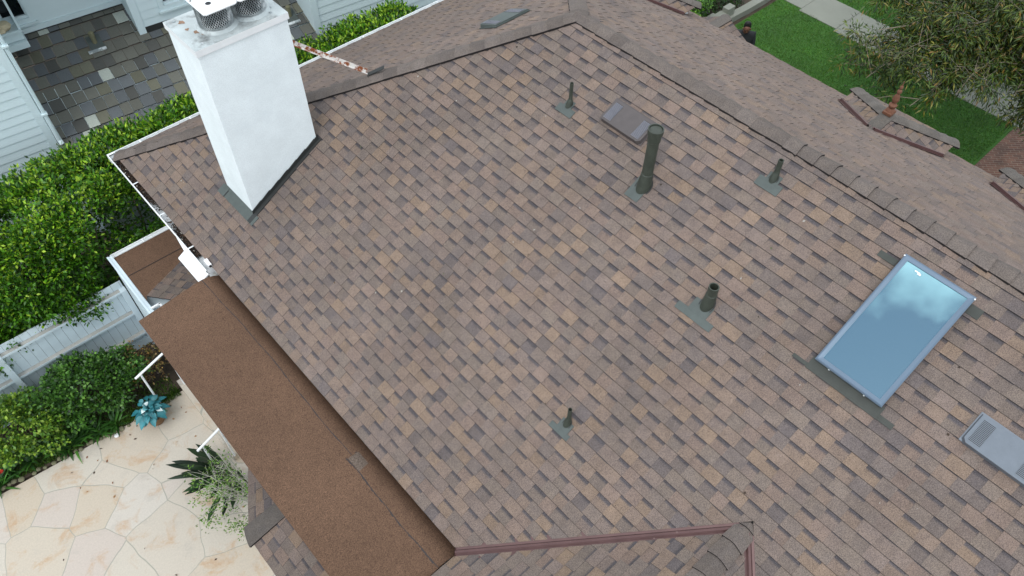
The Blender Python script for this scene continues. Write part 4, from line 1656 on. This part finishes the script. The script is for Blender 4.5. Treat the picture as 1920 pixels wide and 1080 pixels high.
SG = [lin(54, 96, 36), lin(74, 122, 48), lin(40, 72, 30)]
i = 0
for (x, y) in ((-2.7, 9.78), (-2.35, 9.72), (-1.98, 9.70), (-1.62, 9.66), (-1.22, 9.60), (-0.92, 9.50), (-0.62, 9.46), (-2.55, 9.62), (-1.4, 9.52)):
    strap_plant('strap_leaf_plant', (x, y, 0.012), 34, .36, .026, SG, 'dark strap-leaved plant in the row along the patio edging', 'plant', 40 + i, 'strap-leaved plants along the patio edging', el=(.25, 1.1))
    i += 1
strap_plant('bird_of_paradise', (0.44, 7.22, 0.01), 50, 1.0, .050, [lin(34, 54, 32), lin(44, 68, 38), lin(26, 42, 26)],
            'spiky dark plant with long paddle leaves at the edge of the porch roof', 'plant', 71, el=(.40, 1.3), az=(1.9, 4.9), paddle=True)

# teal potted plant
pt = thing('potted_plant', (-0.06, 9.02, 0), 'potted plant with large teal and white leaves in a wicker pot', 'potted plant')
mb = MB()
mb.lathe([(0.10, 0), (0.13, 0.02), (0.155, 0.20), (0.165, 0.22), (0.15, 0.225), (0.145, 0.19), (0, 0.19)], (-0.06, 9.02, 0.0), 24)
mb.build('pot', M['wicker'], pt, smooth=True)
rg = np.random.default_rng(91)
vs, fs, cs = [], [], []
for i in range(110):
    a = rg.uniform(0, 6.283)
    e0 = rg.uniform(-.1, 1.35)
    L = rg.uniform(.12, .20)
    W = L * .30
    r0 = rg.uniform(.04, .20) * math.cos(e0)
    d = np.array([math.cos(a) * math.cos(e0), math.sin(a) * math.cos(e0), math.sin(e0) * .7])
    s = np.array([-math.sin(a), math.cos(a), 0])
    up = np.cross(s, -d)
    base = np.array([-0.06, 9.02, .36]) + np.array([math.cos(a) * r0, math.sin(a) * r0, rg.uniform(-.08, .16) * math.sin(max(e0, .2))])
    col = np.array(lin(50, 122, 130) if i % 3 else lin(86, 150, 156)) * rg.uniform(.7, 1.2)
    if i % 9 == 0:
        col = np.array(lin(214, 228, 226))
    if i % 13 == 5:
        col = np.array(lin(62, 104, 84))
    st = len(vs)
    for t, wd in ((0, .15), (.25, .8), (.5, 1), (.78, .62), (1, .03)):
        c = base + d * L * t - np.array([0, 0, 1]) * L * .55 * t * t
        vs += [c + s * W * wd + up * W * wd * .3, c, c - s * W * wd + up * W * wd * .3]
        cs += [col, col * 1.15, col * .95]
    for k in range(4):
        b = st + k * 3
        for q in (0, 1):
            fs += [[b + q, b + q + 1, b + q + 4], [b + q, b + q + 4, b + q + 3]]
tri_mesh('foliage', np.array(vs), np.array(fs), np.array(cs), M['leaf'], pt)

# airy pale-twigged shrub between the porch roof and the bay
ar = thing('shrub', (0.52, 6.3, 0), 'airy shrub with bare pale twigs and fine light green sprays by the bay roof', 'shrub')
mb = MB()
rs = random.Random(33)
cen = []
for i in range(34):
    b = V((0.55 + rs.uniform(-.05, .05), 6.35 + rs.uniform(-.35, .35), 0))
    tp = V((0.22 + rs.uniform(-.42, .25), 6.45 + rs.uniform(-.6, .5), rs.uniform(.75, 1.75)))
    m1 = b.lerp(tp, .5) + V((rs.uniform(-.1, .1), rs.uniform(-.1, .1), .25))
    pth = [b, b.lerp(m1, .5) + V((0, 0, .1)), m1, m1.lerp(tp, .5) + V((0, 0, .04)), tp]
    mb.tube(pth, [.008, .007, .006, .004, .002], 5)
    for j in range(3):
        q = pth[2 + (j % 2)].lerp(pth[3], rs.random())
        e = q + V((rs.uniform(-.28, .12), rs.uniform(-.22, .22), rs.uniform(-.05, .2)))
        mb.tube([q, q.lerp(e, .5) + V((0, 0, .03)), e], [.004, .003, .0015], 4)
        if rs.random() < .6:
            cen.append(e)
    if rs.random() < .7:
        cen.append(tp)
for cx, cy, cz, k, s in ((0.10, 6.75, .80, 22, .14), (-0.25, 6.60, .42, 16, .08), (0.0, 6.10, .42, 16, .09), (-0.2, 7.0, .3, 4, .06)):
    for j in range(k):
        cen.append(V((cx + rs.gauss(0, s), cy + rs.gauss(0, s), cz + rs.gauss(0, s * .5))))
mb.tube([(0.5, 6.4, .2), (0.1, 6.6, .5), (-.25, 6.62, .42)], [.007, .005, .002], 5)
mb.tube([(0.5, 6.2, .2), (0.2, 6.1, .5), (0.0, 6.12, .42)], [.007, .005, .002], 5)
mb.build('twig', M['twig'], ar, smooth=True)
cen = np.array([tuple(c) for c in cen if rs.random() < .6])
leaves('foliage', cen, np.tile([[-.2, 0, .4]], (len(cen), 1)), 17, .048, .010, [lin(84, 124, 44), lin(108, 144, 56), lin(66, 98, 36), lin(126, 152, 72)], ar, .09, outw=.3, seed=35)

# edging stones and litter
rs = random.Random(50)
x = -3.2
while x < 0.3:
    y = 9.545 - 0.135 * (x + 2.6) if x < -.45 else 9.25
    s = rs.uniform(.03, .058)
    if rs.random() < .22:
        x += s * 2
        continue
    mb = MB()
    hh = rs.uniform(.4, .8)
    pr = [(0, -.02), (s * .8, -.01), (s, .02 * hh), (s * .8, .045 * hh), (s * .35, .06 * hh), (0, .062 * hh)]
    mb.lathe(pr, (x, y + rs.uniform(-.02, .02), .006), 7)
    o = mb.build('edging_stone', M['stone'], None, smooth=True)
    off = V((x, y, .0))
    o.data.transform(Matrix.Translation(-off) )
    o.location = off
    tag(o, 'small rounded stone in the edging between patio and planting bed', 'stone', 'edging stones along the planting bed')
    x += s * rs.uniform(1.7, 2.3)
tag(blades('ground_cover', 30000, (-3.2, .5), (9.2, 10.3), .05, .008, [lin(70, 104, 32), lin(92, 124, 40), lin(48, 78, 26)],
           lambda x, y: (y > 9.57 - .135 * (x + 2.6)) & (y < 10.1 - .12 * (x + 2.6)) & (rng.random(len(x)) < np.where(y < 9.76 - .13 * (x + 2.6), 1.0, .35)), .012), kind='stuff')
mb = MB()
for i in range(30):
    c = V((rs.uniform(-2.4, .5), rs.uniform(4.0, 9.2), .008))
    if rs.random() < .6:
        c = V((rs.uniform(-1.6, .4), 9.15 - rs.random() ** 2 * 1.2, .008))
    a = V((rs.uniform(-1, 1), rs.uniform(-1, 1), 0)).normalized() * rs.uniform(.012, .035)
    b = V((a.y, -a.x, .008)) * .45
    mb.face([c - a, c - b, c + a, c + b + V((0, 0, .008))], rs.choice((lin(126, 84, 56), lin(92, 70, 50), lin(150, 116, 80), lin(74, 60, 48))))
tag(mb.build('fallen_leaves', M['attr']), kind='stuff')
mb = MB()
mb.lathe([(0, 0), (.035, .005), (.045, .02), (.03, .035), (0, .04)], (-0.72, 9.2, 0.0), 10)
tag(mb.build('white_petal', M['lid'], None, smooth=True), 'single white fallen bloom on the patio edge', 'flower')
mb = MB()
for k in range(7):
    a = k * .9
    mb.face([(-2.42, 9.72, .17), (-2.42 + .035 * math.cos(a), 9.72 + .035 * math.sin(a), .19), (-2.42 + .05 * math.cos(a + .4), 9.72 + .05 * math.sin(a + .4), .175), (-2.42 + .035 * math.cos(a + .8), 9.72 + .035 * math.sin(a + .8), .19)], lin(176, 40, 28))
mb.tube([(-2.42, 9.72, .0), (-2.42, 9.72, .17)], .005, 5, lin(60, 90, 40))
tag(mb.build('red_flower', M['attr']), 'small red flower among the strap-leaved plants', 'flower')

# ================================================================== STREET TREE
tr = thing('tree', (21.2, 2.6, 0), 'airy tree with narrow olive leaves overhanging the sidewalk and front lawn', 'tree')
rs = random.Random(5)
mb = MB()
tips = []
T0 = V((21.2, 2.6, -.03))
trunk = [T0, T0 + V((-.2, .1, .9)), T0 + V((-.8, .3, 1.8)), T0 + V((-1.7, .4, 2.6)), T0 + V((-2.8, .4, 3.2))]
mb.tube(trunk, [.24, .20, .17, .14, .11], 12)
mb.build('trunk', M['palebark'], tr, smooth=True)
ends = [((12.9, 4.35, 3.5), 4), ((13.2, 3.5, 3.2), 4), ((13.4, 4.5, 3.7), 4), ((13.7, 3.0, 3.5), 4), ((14.8, 1.9, 2.9), 4), ((13.6, 4.75, 4.0), 4), ((14.4, 5.2, 4.1), 4), ((14.4, 3.7, 4.2), 4), ((15.2, 5.7, 4.3), 3), ((16.6, 6.1, 4.4), 3), ((15.2, 2.7, 4.2), 4), ((18.5, 5.8, 4.4), 2), ((14.6, 2.3, 3.4), 4),
        ((20.2, 5.2, 4.2), 2), ((17.0, 3.6, 4.9), 3), ((19.0, 3.6, 4.9), 2), ((15.8, 4.0, 4.6), 3), ((21.6, 4.5, 3.9), 1), ((22.6, 5.2, 3.6), 1), ((15.4, 1.4, 3.4), 4), ((16.5, 1.8, 4.2), 3), ((18, 1.9, 4.6), 3), ((17.6, 4.9, 4.0), 2), ((23, 3.4, 4.2), 1)]
for i, (e, k) in enumerate(ends):
    mb = MB()
    e = V(e)
    b = trunk[k]
    m1 = b.lerp(e, .4) + V((rs.uniform(-.3, .3), rs.uniform(-.3, .3), .35))
    m2 = b.lerp(e, .75) + V((rs.uniform(-.3, .3), rs.uniform(-.3, .3), .2))
    mb.tube([b, m1, m2, e], [.06, .036, .020, .006], 8)
    for j in range(20):
        t = rs.uniform(.22, 1.0)
        q = (m1.lerp(m2, (t - .22) / .43) if t < .65 else m2.lerp(e, (t - .65) / .35))
        d = V((rs.gauss(0, .42), rs.gauss(0, .42), rs.gauss(.05, .24)))
        f = q + d
        mb.tube([q, q.lerp(f, .5) + V((0, 0, .08)), f], [.009, .006, .002], 5)
        for u_ in range(3):
            g2 = f + V((rs.gauss(0, .22), rs.gauss(0, .22), rs.gauss(-.04, .12)))
            mb.tube([q.lerp(f, .7), g2], [.005, .002], 4)
            tips.append(tuple(g2))
            tips.append(tuple(q.lerp(g2, .55)))
    mb.build('limb', M['palebark'], tr, smooth=True)
tips = np.array(tips)
TC = [lin(62, 84, 26), lin(84, 98, 30), lin(42, 62, 24), lin(110, 106, 36), lin(28, 44, 22), lin(120, 92, 40)]
leaves('crown', tips, np.tile([[0, 0, -.3]], (len(tips), 1)), 42, .12, .0125, TC, tr, .20, np.tile([[.28, .24, .22, .1, .12, .04]], (len(tips), 1)), droop=.55, outw=.4, seed=8, fold=.15, clumpcol=.35)
bush('bush', (21.6, 5.4, .4), (.9, .9, .6), 420, 9, .16, .03, [lin(120, 132, 100), lin(84, 100, 60), lin(60, 78, 44), lin(140, 140, 116)],
     'grey-green spiky bush across the sidewalk under the tree', 'bush', 55, spread=.12)


# ================================================================== PERSON
def skinned(name, mat, pts, edges, root=0, parent=None, sub=2):
    """pts: (x, y, z, radius[, radius2]); one smooth skin over a connected skeleton"""
    off = worldloc(parent)
    me = bpy.data.meshes.new(name)
    me.from_pydata([(a[0] - off[0], a[1] - off[1], a[2] - off[2]) for a in pts], edges, [])
    o = bpy.data.objects.new(name, me)
    COL.objects.link(o)
    o.parent = parent
    sk = o.modifiers.new('Skin', 'SKIN')
    sk.use_smooth_shade = True
    for i, a in enumerate(pts):
        s = me.skin_vertices[0].data[i]
        s.radius = (a[3], a[4] if len(a) > 4 else a[3])
        s.use_root = (i == root)
    sb = o.modifiers.new('Sub', 'SUBSURF')
    sb.levels = sb.render_levels = sub
    me.materials.append(mat)
    return o


PX, PY = 15.35, 8.33
per = thing('person', (PX, PY, 0), 'person in black clothes standing on the lawn, looking down at the hands', 'person')
fx, fy = V((-0.80, -0.60, 0)), V((0.60, -0.80, 0))      # facing, and the person's left... side vector


def W(f, s, z):
    q = V((PX, PY, 0)) + fx * f + fy * s
    return (q.x, q.y, z)


body = [(*W(0, 0, .92), .14, .11), (*W(.01, 0, 1.12), .14, .10), (*W(0.0, 0, 1.32), .17, .105), (*W(.02, 0, 1.44), .10, .08), (*W(.06, 0, 1.50), .055), (*W(.12, 0, 1.55), .078, .085), (*W(.14, 0, 1.63), .084, .095), (*W(.135, 0, 1.69), .06, .07)]
edges = [(0, 1), (1, 2), (2, 3), (3, 4), (4, 5), (5, 6), (6, 7)]
for s in (1, -1):
    i0 = len(body)
    body += [(*W(0, .19 * s, 1.40), .062), (*W(.03, .24 * s, 1.12), .046), (*W(.26, .11 * s, 1.10), .034), (*W(.32, .07 * s, 1.11), .03)]
    edges += [(2, i0), (i0, i0 + 1), (i0 + 1, i0 + 2), (i0 + 2, i0 + 3)]
    pj = i0 + 3
    for kf in range(4):
        j = len(body)
        body += [(*W(.37, (.085 - .02 * kf) * s, 1.12 - .004 * kf), .0095), (*W(.395 - .004 * kf, (.075 - .022 * kf) * s, 1.135), .009), (*W(.385 - .004 * kf, (.06 - .02 * kf) * s, 1.15), .008)]
        edges += [(pj, j), (j, j + 1), (j + 1, j + 2)]
    j = len(body)
    body += [(*W(.33, .03 * s, 1.135), .011), (*W(.36, .015 * s, 1.15), .009)]
    edges += [(pj, j), (j, j + 1)]
    j = len(body)
    body += [(*W(0, .095 * s, .86), .088), (*W(.02, .105 * s, .48), .058), (*W(-.01, .11 * s, .09), .04), (*W(.12, .125 * s, .035), .036)]
    edges += [(0, j), (j, j + 1), (j + 1, j + 2), (j + 2, j + 3)]
skinned('body', M['skin'], body, edges, 0, per)
top = [(*W(0, 0, .88), .18, .15), (*W(.01, 0, 1.12), .185, .15), (*W(0.0, 0, 1.33), .215, .155), (*W(.01, 0, 1.45), .12, .10), (*W(.03, 0, 1.50), .078)]
te = [(0, 1), (1, 2), (2, 3), (3, 4)]
for s in (1, -1):
    j = len(top)
    top += [(*W(0, .20 * s, 1.40), .085), (*W(.03, .25 * s, 1.12), .066), (*W(.24, .12 * s, 1.10), .05)]
    te += [(2, j), (j, j + 1), (j + 1, j + 2)]
skinned('hooded_jacket', M['cloth'], top, te, 0, per)
tp = [(*W(0, 0, .93), .15, .125)]
te = []
for s in (1, -1):
    j = len(tp)
    tp += [(*W(0, .095 * s, .84), .10), (*W(.02, .105 * s, .48), .078), (*W(-.01, .11 * s, .10), .062)]
    te += [(0, j), (j, j + 1), (j + 1, j + 2)]
skinned('trousers', M['cloth'], tp, te, 0, per)
hp = [(*W(.07, 0, 1.58), .078, .088), (*W(.085, 0, 1.66), .105, .112), (*W(.12, 0, 1.725), .09, .10), (*W(.175, 0, 1.715), .06, .075)]
skinned('hair', M['hair'], hp, [(0, 1), (1, 2), (2, 3)], 0, per)
mb = MB()
for s in (1, -1):
    mb.lathe([(0, -.01), (.011, 0), (0, .01)], W(.222, .032 * s, 1.61), 8, mat=0)
    mb.lathe([(0, -.03), (.014, -.01), (.018, .01), (0, .03)], W(.13, .09 * s, 1.60), 8, mat=1)
mb.lathe([(0, -.03), (.014, -.018), (.008, .012), (0, .025)], W(.228, 0, 1.575), 8, mat=1)
mb.lathe([(0, -.008), (.024, 0), (0, .008)], W(.203, 0, 1.53), 8, mat=0)
mb.build('face', [M['hair'], M['skin']], per, smooth=True)

# ================================================================== CAMERA
Mr = [[0.7403703923354673, -0.6721043042300779, 0.011290987044059635], [-0.5217081928903071, -0.5851282638840548, -0.6208425535312169], [0.4238776281241515, 0.4537628444897562, -0.7838539642920797]]
cam = bpy.data.cameras.new('camera')
cam.sensor_width = 36
cam.lens = 1450.70563 / 1920 * 36
cam.clip_end = 2000
co = bpy.data.objects.new('camera', cam)
COL.objects.link(co)
r, dn, fw = [V(k) for k in Mr]
m4 = Matrix.Identity(4)
for i in range(3):
    m4[i][0], m4[i][1], m4[i][2] = r[i], -dn[i], -fw[i]
m4[0][3], m4[1][3], m4[2][3] = 0, 0, 12.2
co.matrix_world = m4
SC.camera = co

# ================================================================== LIGHT
EL, AZ = R(55), math.atan2(-0.93, -0.36)
wd = SC.world
wd.use_nodes = True
nt = wd.node_tree
bg = nt.nodes['Background']
sk = nt.nodes.new('ShaderNodeTexSky')
sk.sky_type = 'NISHITA'
sk.sun_disc = False
sk.sun_elevation = EL
sk.sun_rotation = AZ
sk.dust_density = 0.6
sk.ozone_density = 2.5
tc = nt.nodes.new('ShaderNodeTexCoord')
mp = nt.nodes.new('ShaderNodeMapping')
mp.inputs['Location'].default_value = (0.9, 0.35, 0.2)
nt.links.new(tc.outputs['Generated'], mp.inputs['Vector'])
nz = nt.nodes.new('ShaderNodeTexNoise')
nz.inputs['Scale'].default_value = 3.2
nz.inputs['Detail'].default_value = 7
nz.inputs['Roughness'].default_value = 0.58
nt.links.new(mp.outputs[0], nz.inputs['Vector'])
mr = nt.nodes.new('ShaderNodeMapRange')
mr.inputs[1].default_value = 0.36
mr.inputs[2].default_value = 0.56
nt.links.new(nz.outputs['Fac'], mr.inputs[0])
mx = nt.nodes.new('ShaderNodeMix')
mx.data_type = 'RGBA'
mx.inputs[7].default_value = (13.5, 14.4, 15.0, 1)
vd = nt.nodes.new('ShaderNodeVectorMath')
vd.operation = 'DISTANCE'
vd.inputs[1].default_value = (-0.34, 0.06, 0.94)
nt.links.new(tc.outputs['Generated'], vd.inputs[0])
n2 = nt.nodes.new('ShaderNodeTexNoise')
n2.inputs['Scale'].default_value = 7.0
n2.inputs['Detail'].default_value = 6
nt.links.new(tc.outputs['Generated'], n2.inputs['Vector'])
ad = nt.nodes.new('ShaderNodeMath')
ad.operation = 'MULTIPLY_ADD'
ad.inputs[1].default_value = 0.30
nt.links.new(n2.outputs['Fac'], ad.inputs[0])
nt.links.new(vd.outputs['Value'], ad.inputs[2])
hm = nt.nodes.new('ShaderNodeMapRange')
hm.inputs[1].default_value = 0.30
hm.inputs[2].default_value = 0.355
hm.inputs[3].default_value = 0.07
nt.links.new(ad.outputs[0], hm.inputs[0])
cm = nt.nodes.new('ShaderNodeMath')
cm.operation = 'MULTIPLY'
nt.links.new(mr.outputs[0], cm.inputs[0])
nt.links.new(hm.outputs[0], cm.inputs[1])
pk_ = nt.nodes.new('ShaderNodeMapRange')        # bright cloud bank beside the clear patch
pk_.inputs[1].default_value = 0.40
pk_.inputs[2].default_value = 0.52
pk_.inputs[3].default_value = 1.0
pk_.inputs[4].default_value = 0.0
nt.links.new(ad.outputs[0], pk_.inputs[0])
pm = nt.nodes.new('ShaderNodeMath')
pm.operation = 'MULTIPLY'
nt.links.new(pk_.outputs[0], pm.inputs[0])
nt.links.new(hm.outputs[0], pm.inputs[1])
fm = nt.nodes.new('ShaderNodeMath')
fm.operation = 'MAXIMUM'
nt.links.new(pm.outputs[0], fm.inputs[0])
nt.links.new(cm.outputs[0], fm.inputs[1])
nt.links.new(fm.outputs[0], mx.inputs[0])
nt.links.new(sk.outputs[0], mx.inputs[6])
nt.links.new(mx.outputs[2], bg.inputs['Color'])
bg.inputs['Strength'].default_value = 0.10
sl_ = bpy.data.lights.new('sun', 'SUN')
sl_.energy = 1.1
sl_.angle = R(30)
sl_.color = (1.0, 0.98, 0.95)
so = bpy.data.objects.new('sun', sl_)
COL.objects.link(so)
sd = V((math.sin(AZ) * math.cos(EL), math.cos(AZ) * math.cos(EL), math.sin(EL)))
so.rotation_euler = sd.to_track_quat('Z', 'Y').to_euler()
so.location = (0, 0, 30)
vs_ = SC.view_settings
vs_.view_transform = 'Standard'
vs_.look = 'None'
vs_.exposure = 0.45
vs_.gamma = 1
vs_.use_curve_mapping = False
